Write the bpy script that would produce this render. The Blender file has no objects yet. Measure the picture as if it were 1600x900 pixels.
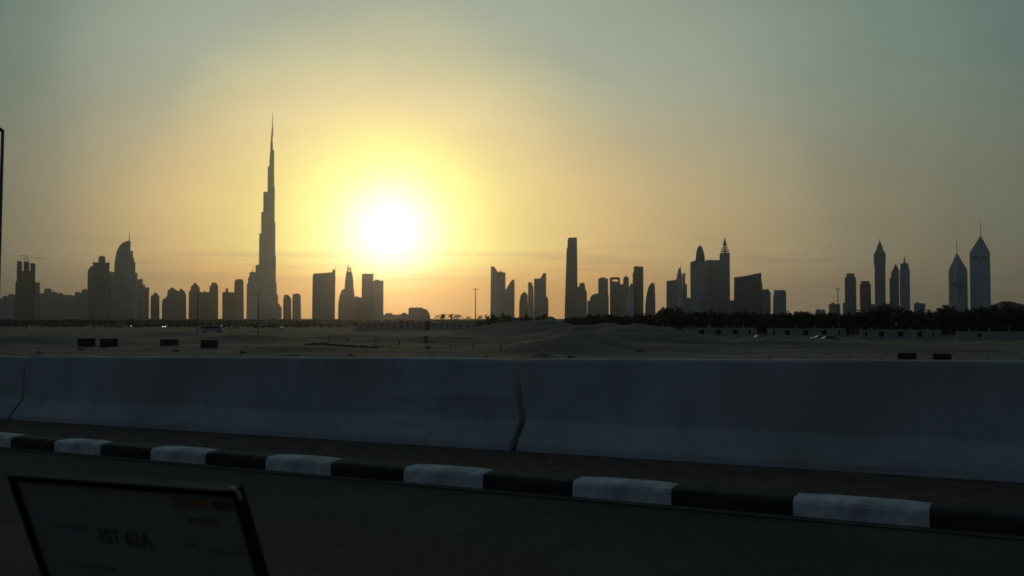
import bpy, bmesh, math, random
from mathutils import Vector, Matrix
R = random.Random(7)
sc = bpy.context.scene
COL = sc.collection

# ------------------------------------------------------------------ camera
FPX, CZ = 1440.0, 1.4
PITCH = math.atan(47 / FPX)
cam = bpy.data.cameras.new('camera')
cam.sensor_width = 36
cam.lens = 36 * FPX / 1600
cam.clip_start, cam.clip_end = 0.05, 60000
cam.dof.use_dof = True
cam.dof.focus_distance = 900
cam.dof.aperture_fstop = 15
co = bpy.data.objects.new('camera', cam)
COL.objects.link(co)
co.location = (0, 0, CZ)
co.rotation_euler = (math.pi / 2 + PITCH, 0, 0)
sc.camera = co
sc.cycles.filter_width = 1.7

# ------------------------------------------------------------------ light
SUN_EL = math.radians(5.35)
SUN_AZ = math.radians(-7.55)          # to the left of the view axis (+Y)
SV = Vector((math.sin(SUN_AZ) * math.cos(SUN_EL), math.cos(SUN_AZ) * math.cos(SUN_EL), math.sin(SUN_EL)))
sl = bpy.data.lights.new('sun', 'SUN')
sl.energy = 0.13
sl.angle = math.radians(0.5)
sl.color = (1.0, 0.64, 0.32)
so = bpy.data.objects.new('sun', sl)
COL.objects.link(so)
so.rotation_euler = SV.to_track_quat('Z', 'Y').to_euler()

vs = sc.view_settings
vs.view_transform, vs.look, vs.exposure, vs.gamma = 'Standard', 'None', 0, 1
vs.use_curve_mapping = False


def lin(c):
    return tuple(((v / 255) / 12.92 if v <= 10 else ((v / 255 + .055) / 1.055) ** 2.4) for v in c)


world = bpy.data.worlds.new('World')
sc.world = world
world.use_nodes = True
wt = world.node_tree
wt.nodes.clear()
def wn(t): return wt.nodes.new(t)
def wl(a, b): wt.links.new(a, b)
def wmath(op, a, b=None, c=None, clamp=False):
    n = wn('ShaderNodeMath'); n.operation = op; n.use_clamp = clamp
    for i, v in enumerate((a, b, c)):
        if v is None: continue
        if isinstance(v, (int, float)): n.inputs[i].default_value = v
        else: wl(v, n.inputs[i])
    return n.outputs[0]
def wramp(val, stops):
    n = wn('ShaderNodeValToRGB'); e = n.color_ramp.elements
    n.color_ramp.interpolation = 'B_SPLINE' if False else 'LINEAR'
    while len(e) > 1: e.remove(e[-1])
    for i, (p, c, k) in enumerate(stops):
        el = e[0] if i == 0 else e.new(p / 180)
        el.position = p / 180
        el.color = tuple(v * k for v in lin(c)) + (1,)
    wl(val, n.inputs[0]); return n.outputs[0]
def wmix(fac, a, b, mode='MIX'):
    n = wn('ShaderNodeMix'); n.data_type = 'RGBA'; n.blend_type = mode
    for s, v in ((n.inputs[0], fac), (n.inputs[6], a), (n.inputs[7], b)):
        if isinstance(v, (int, float)): s.default_value = v
        elif isinstance(v, tuple): s.default_value = v
        else: wl(v, s)
    return n.outputs[2]
def wrange(v, a, b, c=0, d=1):
    n = wn('ShaderNodeMapRange'); n.interpolation_type = 'SMOOTHSTEP'
    for i, k in zip((1, 2, 3, 4), (a, b, c, d)): n.inputs[i].default_value = k
    wl(v, n.inputs[0]); return n.outputs[0]

tc = wn('ShaderNodeTexCoord')
nrm = wn('ShaderNodeVectorMath'); nrm.operation = 'NORMALIZE'; wl(tc.outputs['Generated'], nrm.inputs[0])
dot = wn('ShaderNodeVectorMath'); dot.operation = 'DOT_PRODUCT'; wl(nrm.outputs[0], dot.inputs[0]); dot.inputs[1].default_value = SV
sep = wn('ShaderNodeSeparateXYZ'); wl(nrm.outputs[0], sep.inputs[0])
theta = wmath('DEGREES', wmath('ARCCOSINE', wmath('MINIMUM', dot.outputs['Value'], 0.999999)))
elev = wmath('DEGREES', wmath('ARCSINE', sep.outputs['Z']))
# thin stretched cloud streaks low over the horizon
cmap = wn('ShaderNodeMapping'); cmap.inputs['Scale'].default_value = (7, 7, 110)
wl(nrm.outputs[0], cmap.inputs['Vector'])
cn = wn('ShaderNodeTexNoise'); cn.inputs['Scale'].default_value = 1.0; cn.inputs['Detail'].default_value = 5; cn.inputs['Roughness'].default_value = .55
wl(cmap.outputs[0], cn.inputs['Vector'])
cl_lo = wrange(elev, 0.6, 2.6); cl_hi = wrange(elev, 5.5, 3.2)
bank = wmath('MULTIPLY', wrange(cn.outputs[0], .46, .66), wmath('MULTIPLY', cl_lo, cl_hi))
# angle from the sun, measured a little longer under the sun where the dust is thick
below = wrange(elev, 4.0, 0.5)
# the dust is denser towards the left: the glow dies away sooner there
perp = wmath('SUBTRACT', wmath('MULTIPLY', sep.outputs['X'], math.cos(SUN_AZ)), wmath('MULTIPLY', sep.outputs['Y'], math.sin(SUN_AZ)))
left = wmath('MULTIPLY_ADD', wrange(perp, -.17, -.46), 0.72, wmath('MULTIPLY', wmath('MULTIPLY', wrange(perp, -.05, -.40), below), 0.5))
# the glow is drawn out sideways
hfrac = wmath('MINIMUM', wmath('DIVIDE', wmath('ABSOLUTE', perp), wmath('MAXIMUM', wmath('SINE', wmath('RADIANS', theta)), .02)), 1.0)
wide = wmath('MULTIPLY', wmath('POWER', hfrac, 2.0), wmath('MULTIPLY', wrange(theta, 5, 12), wrange(theta, 18, 34, -0.23, -0.10)))
th2 = wmath('MULTIPLY', theta, wmath('ADD', wmath('MULTIPLY_ADD', below, 0.2, 1.0), wmath('ADD', wide, wmath('ADD', left, wmath('MULTIPLY', bank, 0.10)))))
SKY_UP = [(0, (255, 255, 255), 1.8), (1.6, (255, 255, 255), 1.05), (2.6, (255, 254, 228), 1.0), (3.6, (254, 250, 186), 1.0), (5.2, (253, 247, 164), 1.0), (6.3, (246, 233, 158), 1), (8, (229, 212, 163), 1), (10.3, (194, 191, 154), 1), (13.5, (158, 168, 150), 1),
          (20, (144, 154, 139), 1), (27, (117, 134, 122), 1), (39, (85, 106, 102), 1), (60, (59, 77, 82), 1), (100, (46, 60, 69), 1), (180, (52, 64, 76), 1)]
SKY_MID = [(0, (255, 255, 255), 1.8), (1.5, (255, 255, 255), 1.02), (2.4, (255, 254, 222), 1), (3.4, (254, 252, 178), 1), (4.4, (254, 251, 146), 1), (5.6, (253, 249, 138), 1), (6.4, (247, 231, 132), 1), (7.8, (236, 208, 130), 1), (10, (226, 188, 126), 1), (15.4, (187, 164, 118), 1),
           (22.8, (144, 134, 107), 1), (30, (120, 117, 96), 1), (37, (103, 106, 90), 1), (60, (66, 77, 76), 1), (100, (59, 70, 77), 1), (180, (61, 71, 82), 1)]
SKY_LOW = [(0, (255, 255, 255), 1.8), (1.5, (255, 255, 240), 1.05), (2.3, (253, 244, 160), 1.0), (3.2, (246, 212, 100), 1.0), (4.4, (236, 172, 80), 1.0), (6.2, (224, 156, 80), 1.0), (8.5, (212, 152, 86), 1), (12, (192, 147, 94), 1), (17, (172, 143, 104), 1),
           (26, (128, 114, 92), 1), (38, (100, 95, 78), 1), (60, (70, 72, 68), 1), (100, (66, 73, 78), 1), (180, (64, 72, 82), 1)]
en = wn('ShaderNodeTexNoise'); en.inputs['Scale'].default_value = 9; en.inputs['Detail'].default_value = 5; wl(nrm.outputs[0], en.inputs['Vector'])
th_n = wmath('DIVIDE', wmath('MULTIPLY', th2, wmath('MULTIPLY_ADD', en.outputs[0], 0.26, 0.87)), 180)
up, mid, low = wramp(th_n, SKY_UP), wramp(th_n, SKY_MID), wramp(th_n, SKY_LOW)
skyc = wmix(wrange(elev, 4.5, 16.5), wmix(wrange(elev, 1.4, 4.6), low, mid), up)
skyc = wmix(wmath('MULTIPLY', bank, 0.30), skyc, (0.30, 0.19, 0.11, 1))
# uneven dust: broad faint drifts
dm = wn('ShaderNodeMapping'); dm.inputs['Scale'].default_value = (3, 3, 14); wl(nrm.outputs[0], dm.inputs['Vector'])
dn_ = wn('ShaderNodeTexNoise'); dn_.inputs['Scale'].default_value = 1.3; dn_.inputs['Detail'].default_value = 4; wl(dm.outputs[0], dn_.inputs['Vector'])
drift = wmath('MULTIPLY_ADD', dn_.outputs[0], 0.16, 0.92)
dcol = wn('ShaderNodeCombineXYZ')
for i in range(3): wl(drift, dcol.inputs[i])
skyc = wmix(1.0, skyc, dcol.outputs[0], 'MULTIPLY')
# the physical sky adds a little blue all round
ns = wn('ShaderNodeTexSky'); ns.sky_type = 'NISHITA'; ns.sun_disc = False
ns.sun_elevation = SUN_EL; ns.sun_rotation = SUN_AZ
ns.dust_density = 3.0
bg1 = wn('ShaderNodeBackground'); wl(skyc, bg1.inputs[0]); bg1.inputs[1].default_value = 1.0
bg2 = wn('ShaderNodeBackground'); wl(ns.outputs[0], bg2.inputs[0]); bg2.inputs[1].default_value = 0.003
addn = wn('ShaderNodeAddShader'); wl(bg1.outputs[0], addn.inputs[0]); wl(bg2.outputs[0], addn.inputs[1])
wo = wn('ShaderNodeOutputWorld'); wl(addn.outputs[0], wo.inputs['Surface'])

HAZE_DENSITY = 6.2e-5
HAZE_G = 0.92

# ------------------------------------------------------------------ helpers
_ca, _sa = math.cos(PITCH), math.sin(PITCH)
def ray(px, py):
    u = (px - 800) / FPX; v = (450 - py) / FPX
    return Vector((u, _ca - v * _sa, _sa + v * _ca))
def P(px, py, Y):
    d = ray(px, py); return Vector((0, 0, CZ)) + d * (Y / d.y)

def newmat(name, base, rough=.8, spec=.3, metal=0.0):
    m = bpy.data.materials.new(name); m.use_nodes = True
    b = m.node_tree.nodes['Principled BSDF']
    b.inputs['Base Color'].default_value = (*base, 1)
    b.inputs['Roughness'].default_value = rough
    b.inputs['Specular IOR Level'].default_value = spec
    b.inputs['Metallic'].default_value = metal
    return m
def noisy(name, a, b_, scale=1.0, rough=.85, detail=6, bump=0.0, spec=.25, stretch=(1, 1, 1), a2=None, scale2=None, lo=.35, hi=.65):
    m = newmat(name, a, rough, spec); t = m.node_tree; n = t.nodes; bs = n['Principled BSDF']
    tx = n.new('ShaderNodeTexCoord'); mp = n.new('ShaderNodeMapping'); mp.inputs['Scale'].default_value = stretch
    t.links.new(tx.outputs['Object'], mp.inputs[0])
    nz = n.new('ShaderNodeTexNoise'); nz.inputs['Scale'].default_value = scale; nz.inputs['Detail'].default_value = detail; nz.inputs['Roughness'].default_value = .6
    t.links.new(mp.outputs[0], nz.inputs['Vector'])
    rp = n.new('ShaderNodeValToRGB'); rp.color_ramp.elements[0].position = lo; rp.color_ramp.elements[1].position = hi
    rp.color_ramp.elements[0].color = (*a, 1); rp.color_ramp.elements[1].color = (*b_, 1)
    t.links.new(nz.outputs[0], rp.inputs[0]); out = rp.outputs[0]
    if a2:
        n2 = n.new('ShaderNodeTexNoise'); n2.inputs['Scale'].default_value = scale2; n2.inputs['Detail'].default_value = 4
        t.links.new(mp.outputs[0], n2.inputs['Vector'])
        r2 = n.new('ShaderNodeValToRGB'); r2.color_ramp.elements[0].position = .5; r2.color_ramp.elements[1].position = .68
        t.links.new(n2.outputs[0], r2.inputs[0])
        mx = n.new('ShaderNodeMix'); mx.data_type = 'RGBA'; t.links.new(r2.outputs[0], mx.inputs[0]); t.links.new(out, mx.inputs[6]); mx.inputs[7].default_value = (*a2, 1)
        out = mx.outputs[2]
    t.links.new(out, bs.inputs['Base Color'])
    if bump:
        bp = n.new('ShaderNodeBump'); bp.inputs['Strength'].default_value = bump; bp.inputs['Distance'].default_value = .02
        t.links.new(nz.outputs[0], bp.inputs['Height']); t.links.new(bp.outputs[0], bs.inputs['Normal'])
    return m
def facade(name, wall, glass, bay, floor, rough=.45, slab=.28):
    """window grid in object space: glass between mullions and floor slabs, tint varied per object"""
    m = newmat(name, wall, rough, .4); t = m.node_tree; n = t.nodes; bs = n['Principled BSDF']; L = t.links.new
    tx = n.new('ShaderNodeTexCoord'); sp = n.new('ShaderNodeSeparateXYZ'); L(tx.outputs['Object'], sp.inputs[0])
    def frac(sock, size, thr):
        d = n.new('ShaderNodeMath'); d.operation = 'DIVIDE'; L(sock, d.inputs[0]); d.inputs[1].default_value = size
        f = n.new('ShaderNodeMath'); f.operation = 'FRACT'; L(d.outputs[0], f.inputs[0])
        g = n.new('ShaderNodeMath'); g.operation = 'GREATER_THAN'; L(f.outputs[0], g.inputs[0]); g.inputs[1].default_value = thr
        return g.outputs[0]
    h = n.new('ShaderNodeMath'); h.operation = 'ADD'; L(sp.outputs[0], h.inputs[0]); L(sp.outputs[1], h.inputs[1])
    mu = n.new('ShaderNodeMath'); mu.operation = 'MULTIPLY'; L(frac(h.outputs[0], bay, .3), mu.inputs[0]); L(frac(sp.outputs[2], floor, slab), mu.inputs[1])
    nz = n.new('ShaderNodeTexNoise'); nz.inputs['Scale'].default_value = .035; nz.inputs['Detail'].default_value = 3; L(tx.outputs['Object'], nz.inputs['Vector'])
    m2 = n.new('ShaderNodeMath'); m2.operation = 'MULTIPLY'; L(mu.outputs[0], m2.inputs[0]); L(nz.outputs[0], m2.inputs[1])
    m3 = n.new('ShaderNodeMath'); m3.operation = 'MULTIPLY'; L(m2.outputs[0], m3.inputs[0]); m3.inputs[1].default_value = 1.7; m3.use_clamp = True
    mx = n.new('ShaderNodeMix'); mx.data_type = 'RGBA'; L(m3.outputs[0], mx.inputs[0]); mx.inputs[6].default_value = (*wall, 1); mx.inputs[7].default_value = (*glass, 1)
    oi = n.new('ShaderNodeObjectInfo'); hv = n.new('ShaderNodeHueSaturation'); L(mx.outputs[2], hv.inputs['Color'])
    mr = n.new('ShaderNodeMapRange'); L(oi.outputs['Random'], mr.inputs[0]); mr.inputs[3].default_value = .7; mr.inputs[4].default_value = 1.3
    L(mr.outputs[0], hv.inputs['Value']); L(hv.outputs[0], bs.inputs['Base Color'])
    return m

M = dict(
    glassblue=facade('blue_glass_facade', (.34, .41, .46), (.16, .22, .27), 5.5, 4.2, .3),
    concrete=facade('pale_concrete_facade', (.42, .42, .41), (.17, .20, .22), 6, 3.8, .6),
    stone=facade('beige_stone_facade', (.38, .37, .34), (.15, .17, .18), 6.5, 4, .6),
    steel=facade('silver_clad_facade', (.50, .57, .62), (.30, .38, .43), 8, 4.5, .35, .2),
    darkglass=facade('dark_glass_facade', (.20, .235, .26), (.085, .11, .125), 6, 4.2, .3),
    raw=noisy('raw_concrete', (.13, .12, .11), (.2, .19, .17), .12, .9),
    metal=newmat('grey_painted_metal', (.12, .12, .125), .5, .4, .4),
    sand=None, asphalt=None,
    barrier=None,
    gravel=noisy('dusty_soil', (.11, .075, .055), (.19, .14, .105), 9, .95, 8, .8),
    kwhite=noisy('worn_white_kerb_paint', (.52, .525, .52), (.78, .78, .77), 9, .65, 10, .3, a2=(.43, .425, .41), scale2=4),
    kblack=noisy('worn_black_kerb_paint', (.018, .018, .018), (.036, .035, .034), 9, .6, 10, .3, a2=(.055, .052, .048), scale2=5),
    gutter=noisy('gutter_dust', (.10, .085, .065), (.16, .135, .10), 5, .95, 7, .3),
    leaf=noisy('dark_foliage', (.07, .078, .055), (.118, .124, .088), .5, .7),
    bark=noisy('bark', (.09, .065, .045), (.15, .11, .08), 3, .9),
    wall=noisy('cream_render', (.36, .335, .29), (.46, .43, .38), .5, .9),
    grille=newmat('dark_grille', (.04, .042, .045), .6, .3),
    rust=noisy('dark_rusty_steel', (.045, .040, .036), (.070, .060, .052), 1.2, .8),
    rust2=noisy('rib_steel', (.065, .057, .052), (.095, .082, .073), 2.0, .75),
    tyre=newmat('tyre_rubber', (.018, .018, .018), .85, .2),
    rim=newmat('wheel_rim', (.3, .3, .31), .4, .5, .8),
    cwin=newmat('car_glass', (.015, .018, .02), .08, .6),
    cwhite=newmat('white_car_paint', (.72, .72, .72), .25, .6),
    csilver=newmat('silver_car_paint', (.4, .41, .42), .3, .6, .5),
    cdark=newmat('dark_car_paint', (.04, .045, .055), .25, .6),
    rooft=noisy('brown_roof_tile', (.12, .085, .065), (.18, .12, .09), 1.0, .85),
    rock=noisy('rubble_stone', (.18, .16, .135), (.30, .27, .23), 2.0, .95),
    mesh=newmat('faded_red_mesh', (.13, .045, .03), .7, .3),
    post=newmat('marker_post_paint', (.07, .06, .055), .7, .3),
    plastic=newmat('black_plastic_bezel', (.006, .006, .006), .5, .25),
    card=noisy('grey_card', (.30, .265, .225), (.34, .30, .26), 30, .85, 4, spec=.1),
    ink=newmat('black_ink', (.11, .105, .10), .9, .05),
    inkgrey=newmat('grey_ink', (.19, .175, .155), .9, .05),
    orange=newmat('orange_print', (.36, .20, .10), .8, .1),
    redp=newmat('red_print', (.30, .14, .12), .8, .1),
    highlight=newmat('beige_corner_highlight', (.36, .28, .22), .5, .5),
)
def stained_concrete():
    m = noisy('stained_concrete', (.38, .38, .37), (.50, .495, .48), 1.3, .88, 9, .3, a2=(.33, .315, .29), scale2=.55)
    t = m.node_tree; n = t.nodes; L = t.links.new; bs = n['Principled BSDF']; src = bs.inputs['Base Color'].links[0].from_socket
    tx = n.new('ShaderNodeTexCoord')
    def band(scale, lo, hi, col, amt):
        nonlocal src
        mp = n.new('ShaderNodeMapping'); mp.inputs['Scale'].default_value = scale; L(tx.outputs['Object'], mp.inputs[0])
        nz = n.new('ShaderNodeTexNoise'); nz.inputs['Scale'].default_value = 1; nz.inputs['Detail'].default_value = 7; nz.inputs['Roughness'].default_value = .65; L(mp.outputs[0], nz.inputs['Vector'])
        mr = n.new('ShaderNodeMapRange'); mr.inputs[1].default_value = lo; mr.inputs[2].default_value = hi; mr.inputs[4].default_value = amt; L(nz.outputs[0], mr.inputs[0])
        mx = n.new('ShaderNodeMix'); mx.data_type = 'RGBA'; L(mr.outputs[0], mx.inputs[0]); L(src, mx.inputs[6]); mx.inputs[7].default_value = (*col, 1); src = mx.outputs[2]
    band((3.2, 3, .35), .52, .75, (.24, .23, .215), .6)      # rain streaks running down
    band((.5, 3, 7), .58, .72, (.16, .16, .155), .5)          # tyre scuffs along the face
    band((22, 22, 22), .66, .72, (.14, .135, .13), .8)       # blow holes
    L(src, bs.inputs['Base Color']); return m
M['barrier'] = stained_concrete()
M['asphalt'] = noisy('asphalt', (.034, .030, .026), (.054, .048, .041), 14, .85, 10, .5, a2=(.075, .068, .058), scale2=.55)
def headlight_mat(name, c, s):
    m = newmat(name, c, .3); b = m.node_tree.nodes['Principled BSDF']
    b.inputs['Emission Color'].default_value = (*c, 1); b.inputs['Emission Strength'].default_value = s
    return m
M['lamp'] = headlight_mat('lit_headlight', (1, .97, .9), 4)
M['lens'] = newmat('unlit_lens', (.5, .5, .48), .15, .6)

def link(name, bm, mat, parent=None, loc=None, smooth=False, kind=None):
    bmesh.ops.recalc_face_normals(bm, faces=bm.faces)
    me = bpy.data.meshes.new(name); bm.to_mesh(me); bm.free()
    if mat: me.materials.append(mat)
    if smooth:
        for p in me.polygons: p.use_smooth = True
    o = bpy.data.objects.new(name, me); COL.objects.link(o)
    if parent: o.parent = parent
    if loc is not None: o.location = loc
    if kind: o['kind'] = kind
    return o
def thing(name, label, cat, loc, rz=0, group=None):
    o = bpy.data.objects.new(name, None); COL.objects.link(o)
    o.empty_display_size = .5
    o.location = loc; o.rotation_euler = (0, 0, rz); o['label'] = label; o['category'] = cat
    if group: o['group'] = group
    return o
def tag(o, label, cat, group=None):
    o['label'] = label; o['category'] = cat
    if group: o['group'] = group
def dup(root, loc, rz, label, sc_=None):
    r = root.copy(); COL.objects.link(r); r.location = loc; r.rotation_euler = (0, 0, rz); r['label'] = label
    if sc_ is not None: r.scale = sc_
    for ch in root.children:
        c = ch.copy(); COL.objects.link(c); c.parent = r
        for g in ch.children:
            d = g.copy(); COL.objects.link(d); d.parent = c
    return r
def box(bm, x0, x1, y0, y1, z0, z1, bev=0):
    g = bmesh.ops.create_cube(bm, size=1)
    vs_ = g['verts']
    for v in vs_:
        v.co = Vector(((x0 + x1) / 2 + v.co.x * (x1 - x0), (y0 + y1) / 2 + v.co.y * (y1 - y0), (z0 + z1) / 2 + v.co.z * (z1 - z0)))
    if bev:
        es = list({e for v in vs_ for e in v.link_edges})
        bmesh.ops.bevel(bm, geom=es, offset=bev, segments=2, affect='EDGES')
def boxm(*a, bev=0):
    bm = bmesh.new(); box(bm, *a, bev=bev); return bm
def tube(bm, p0, p1, r0, r1, n=8):
    p0, p1 = Vector(p0), Vector(p1); d = (p1 - p0)
    q = d.to_track_quat('Z', 'Y').to_matrix()
    A = [bm.verts.new(p0 + q @ Vector((r0 * math.cos(i * 2 * math.pi / n), r0 * math.sin(i * 2 * math.pi / n), 0))) for i in range(n)]
    B = [bm.verts.new(p1 + q @ Vector((r1 * math.cos(i * 2 * math.pi / n), r1 * math.sin(i * 2 * math.pi / n), 0))) for i in range(n)]
    for i in range(n): bm.faces.new((A[i], A[(i + 1) % n], B[(i + 1) % n], B[i]))
    bm.faces.new(A[::-1]); bm.faces.new(B)
def tubem(*a, n=8):
    bm = bmesh.new(); tube(bm, *a, n=n); return bm
def extrude(bm, pts, y0, y1):
    """closed outline pts [(x,z)] with thickness y0..y1"""
    A = [bm.verts.new((x, y0, z)) for x, z in pts]; B = [bm.verts.new((x, y1, z)) for x, z in pts]
    bm.faces.new(A); bm.faces.new(B[::-1]); n = len(pts)
    for i in range(n): bm.faces.new((A[i], B[i], B[(i + 1) % n], A[(i + 1) % n]))
def lathe(bm, prof, n=20, cx=0, cy=0):
    rings = [[bm.verts.new((cx + r * math.cos(k * 2 * math.pi / n), cy + r * math.sin(k * 2 * math.pi / n), z)) for k in range(n)] for r, z in prof]
    for a, b in zip(rings, rings[1:]):
        for k in range(n): bm.faces.new((a[k], a[(k + 1) % n], b[(k + 1) % n], b[k]))
    bm.faces.new(rings[0][::-1]); bm.faces.new(rings[-1])

# ------------------------------------------------------------------ terrain
RA, RB = .0225, .0035                        # the road climbs gently to the right
DS = Vector((.86714, -.49807)); DN = Vector((.49807, .86714))   # along the road (to the right) / away across it
def st(x, y): return x * DS.x + y * DS.y, x * DN.x + y * DN.y
def XY(s, t): return DS.x * s + DN.x * t, DS.y * s + DN.y * t
def road_z(x, y): return RA * max(-150, min(150, x)) + RB * max(-150, min(150, y))
def sm(v, a, b):
    k = max(0, min(1, (v - a) / (b - a))); return k * k * (3 - 2 * k)
from mathutils import noise as mn
MOUNDS = []                                  # x, y, height, rx, ry
def mound(px, ytop, Y, rx, ry):
    p = P(px, ytop, Y); MOUNDS.append((p.x, Y, p.z + 4.0, rx, ry))
mound(940, 507, 205, 17, 20); mound(985, 509, 190, 16, 22); mound(1030, 514, 185, 14, 18)
mound(905, 514, 170, 9, 12); mound(880, 526, 160, 8, 12)
mound(810, 501, 300, 18, 20); mound(850, 501, 290, 14, 20); mound(775, 508, 280, 12, 18)
mound(848, 549, 128, 1.6, 1.8); mound(275, 519, 260, 14, 12); mound(60, 524, 200, 16, 14); mound(390, 524, 210, 14, 16); mound(560, 521, 230, 16, 14)
mound(1110, 527, 190, 24, 14); mound(1230, 530, 178, 22, 14); mound(700, 525, 200, 24, 14); mound(470, 540, 150, 10, 8)
def ground_z(x, y):
    s, t = st(x, y)
    rz = road_z(x, y) - .06
    z = -4.0
    r = math.hypot(x, y)
    amp = .55 * sm(r, 60, 140)
    z += amp * (mn.noise(Vector((x * .018, y * .025, 3.1))) + .55 * mn.noise(Vector((x * .06, y * .075, 8.4))) + .28 * mn.noise(Vector((x * .21, y * .25, 1.7))) + .16 * mn.noise(Vector((x * .55, y * .5, 2.7)))) * (1 - sm(r, 900, 2500))
    top = 0
    for mx, my, h, rx, ry in MOUNDS:
        d2 = ((x - mx) / rx) ** 2 + ((y - my) / ry) ** 2
        if d2 < 7:
            top = max(top, h * math.exp(-d2 * 1.1) * (1 + .14 * mn.noise(Vector((x * .25, y * .25, 5))) + .14 * mn.noise(Vector((x * .6, y * .6, 9)))))
    z += top * (1 - .5 * amp * 0)
    w = 1 - sm(t, 8.75, 26)
    far = sm(math.hypot(x, y), 250, 900)
    return z * (1 - w) + (rz * (1 - far) - 3.9 * far) * w

bm = bmesh.new()
angs = []
a = -180.0
while a < 180 - 1e-6:
    angs.append(a); a += (.2 if abs(a + .05) < 36 else 4.0)
rads = [1.5]
while rads[-1] < 9000: rads.append(rads[-1] * (1.012 if 100 < rads[-1] < 420 else 1.055) + .05)
prev = None
c0 = bm.verts.new((0, 0, ground_z(0, 0)))
for r in rads:
    row = []
    for a in angs:
        x, y = r * math.sin(math.radians(a)), r * math.cos(math.radians(a))
        row.append(bm.verts.new((x, y, ground_z(x, y))))
    n = len(row)
    for i in range(n):
        if prev: bm.faces.new((prev[i], prev[(i + 1) % n], row[(i + 1) % n], row[i]))
        else: bm.faces.new((c0, row[(i + 1) % n], row[i]))
    prev = row
M['sand'] = noisy('desert_sand', (.10, .09, .078), (.225, .202, .172), .12, .95, 12, .6, stretch=(.45, 1.7, 1), a2=(.085, .075, .06), scale2=.075)
link('ground', bm, M['sand'], kind='structure', smooth=True)

# ------------------------------------------------------------------ road, kerb, barrier
def strip(name, mat, t0, t1, dz, s0=-120, s1=120, seg=48, dz1=None):
    bm = bmesh.new(); pv = None
    for i in range(seg + 1):
        s = s0 + (s1 - s0) * i / seg; q = []
        for t, d in ((t0, dz), (t1, dz if dz1 is None else dz1)):
            x, y = XY(s, t); q.append(bm.verts.new((x, y, RA * x + RB * y + d)))
        if pv: bm.faces.new((pv[0], q[0], q[1], pv[1]))
        pv = q
    return link(name, bm, mat, kind='structure')
T_K = 6.36
strip('road', M['asphalt'], -9.5, T_K + .02, 0)
strip('gutter_dust', M['gutter'], T_K - .10, T_K + .01, .006)
strip('verge', M['gravel'], T_K + .19, 9.4, .085, dz1=.095)
ANG = math.atan2(DS.y, DS.x)
GRADE = Vector((DS.x, DS.y, RA * DS.x + RB * DS.y)).normalized()
def road_matrix(s, t, dz=0):
    x, y = XY(s, t)
    ex = GRADE; ey = Vector((DN.x, DN.y, RA * DN.x + RB * DN.y)); ey = (ey - ex * ey.dot(ex)).normalized(); ez = ex.cross(ey)
    m = Matrix((ex, ey, ez)).transposed().to_4x4(); m.translation = Vector((x, y, RA * x + RB * y + dz)); return m
KL = .797
def kerb_mesh(nm, mat):
    bm = bmesh.new(); g = .004
    pts = [(0, -.06), (0, .095), (.012, .118), (.04, .13), (.20, .132), (.20, -.06)]
    n = 5; rings = []
    for k in range(n):
        x = g + (KL - 2 * g) * k / (n - 1); e = .006 if k in (0, n - 1) else 0
        rings.append([bm.verts.new((x, y + (e if y < .05 else -e) + .003 * mn.noise(Vector((k * 3.1, y * 9, z * 7 + len(nm)))), z - (e if z > 0 else 0))) for y, z in pts])
    for p, q in zip(rings, rings[1:]):
        for i in range(len(pts)): bm.faces.new((p[i], p[(i + 1) % len(pts)], q[(i + 1) % len(pts)], q[i]))
    bm.faces.new(rings[0]); bm.faces.new(rings[-1][::-1])
    bmesh.ops.recalc_face_normals(bm, faces=bm.faces)
    me = bpy.data.meshes.new(nm); bm.to_mesh(me); bm.free(); me.materials.append(mat); return me
kw, kb = kerb_mesh('kerbstone_white', M['kwhite']), kerb_mesh('kerbstone_black', M['kblack'])
kroot = bpy.data.objects.new('kerb', None); COL.objects.link(kroot); kroot['kind'] = 'structure'
S0 = -10.30
for i in range(-14, 26):
    white = (i % 2) != 0
    o = bpy.data.objects.new('kerbstone', kw if white else kb); COL.objects.link(o)
    o.parent = kroot
    o.matrix_local = road_matrix(S0 + i * KL + max(0, i - 10) * .055, T_K + R.uniform(-.004, .004), R.uniform(-.003, .003))
    if i >= 10: o.scale = (1.068, 1, 1)
    if white: o['label'] = 'white painted kerbstone'
    else: o['label'] = 'black painted kerbstone'

# concrete safety barrier: flared foot, near vertical upper face
def barrier_mesh(L, lean0, lean1):
    """lean0, lean1: sideways slip of the two end faces per metre above the flare"""
    half = [(0.0, 0.0), (.018, .07), (.20, .275), (.275, .85), (.29, .875)]
    W = .72
    prof = half + [(W - y, z) for y, z in reversed(half)]
    bm = bmesh.new(); n = 25; rings = []
    for k in range(n):
        f = k / (n - 1); e = .014 if k in (0, n - 1) else 0
        lean = lean0 * (1 - f) + lean1 * f
        rings.append([bm.verts.new((.012 + (L - .024) * f + lean * max(0, z - .27), y + (e if y < W / 2 else -e) + .006 * mn.noise(Vector((f * L * 1.3, z * 3, L))), max(0, z + .007 * (mn.noise(Vector((f * 9, 3, L))) if z > .8 else 0) - (e if z > .8 else 0)))) for y, z in prof])
    for p, q in zip(rings, rings[1:]):
        for i in range(len(prof)): bm.faces.new((p[i], p[(i + 1) % len(prof)], q[(i + 1) % len(prof)], q[i]))
    bm.faces.new(rings[0]); bm.faces.new(rings[-1][::-1])
    return bm
T_B, GAP = 7.70, .045
def s_at(px, py, dz=0):
    d = ray(px, py); k = (CZ - dz) / (RA * d.x + RB * d.y - d.z); p = Vector((0, 0, CZ)) + d * k
    return st(p.x, p.y)
S_A = s_at(26, 655, .09)[0]; S_B = s_at(809, 704, .09)[0]
LB = S_B - S_A
blab = {-1: 'weathered concrete road barrier section cut by the left picture edge', 0: 'long concrete road barrier section between the two visible joints', 1: 'concrete road barrier section right of the centre joint'}
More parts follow.
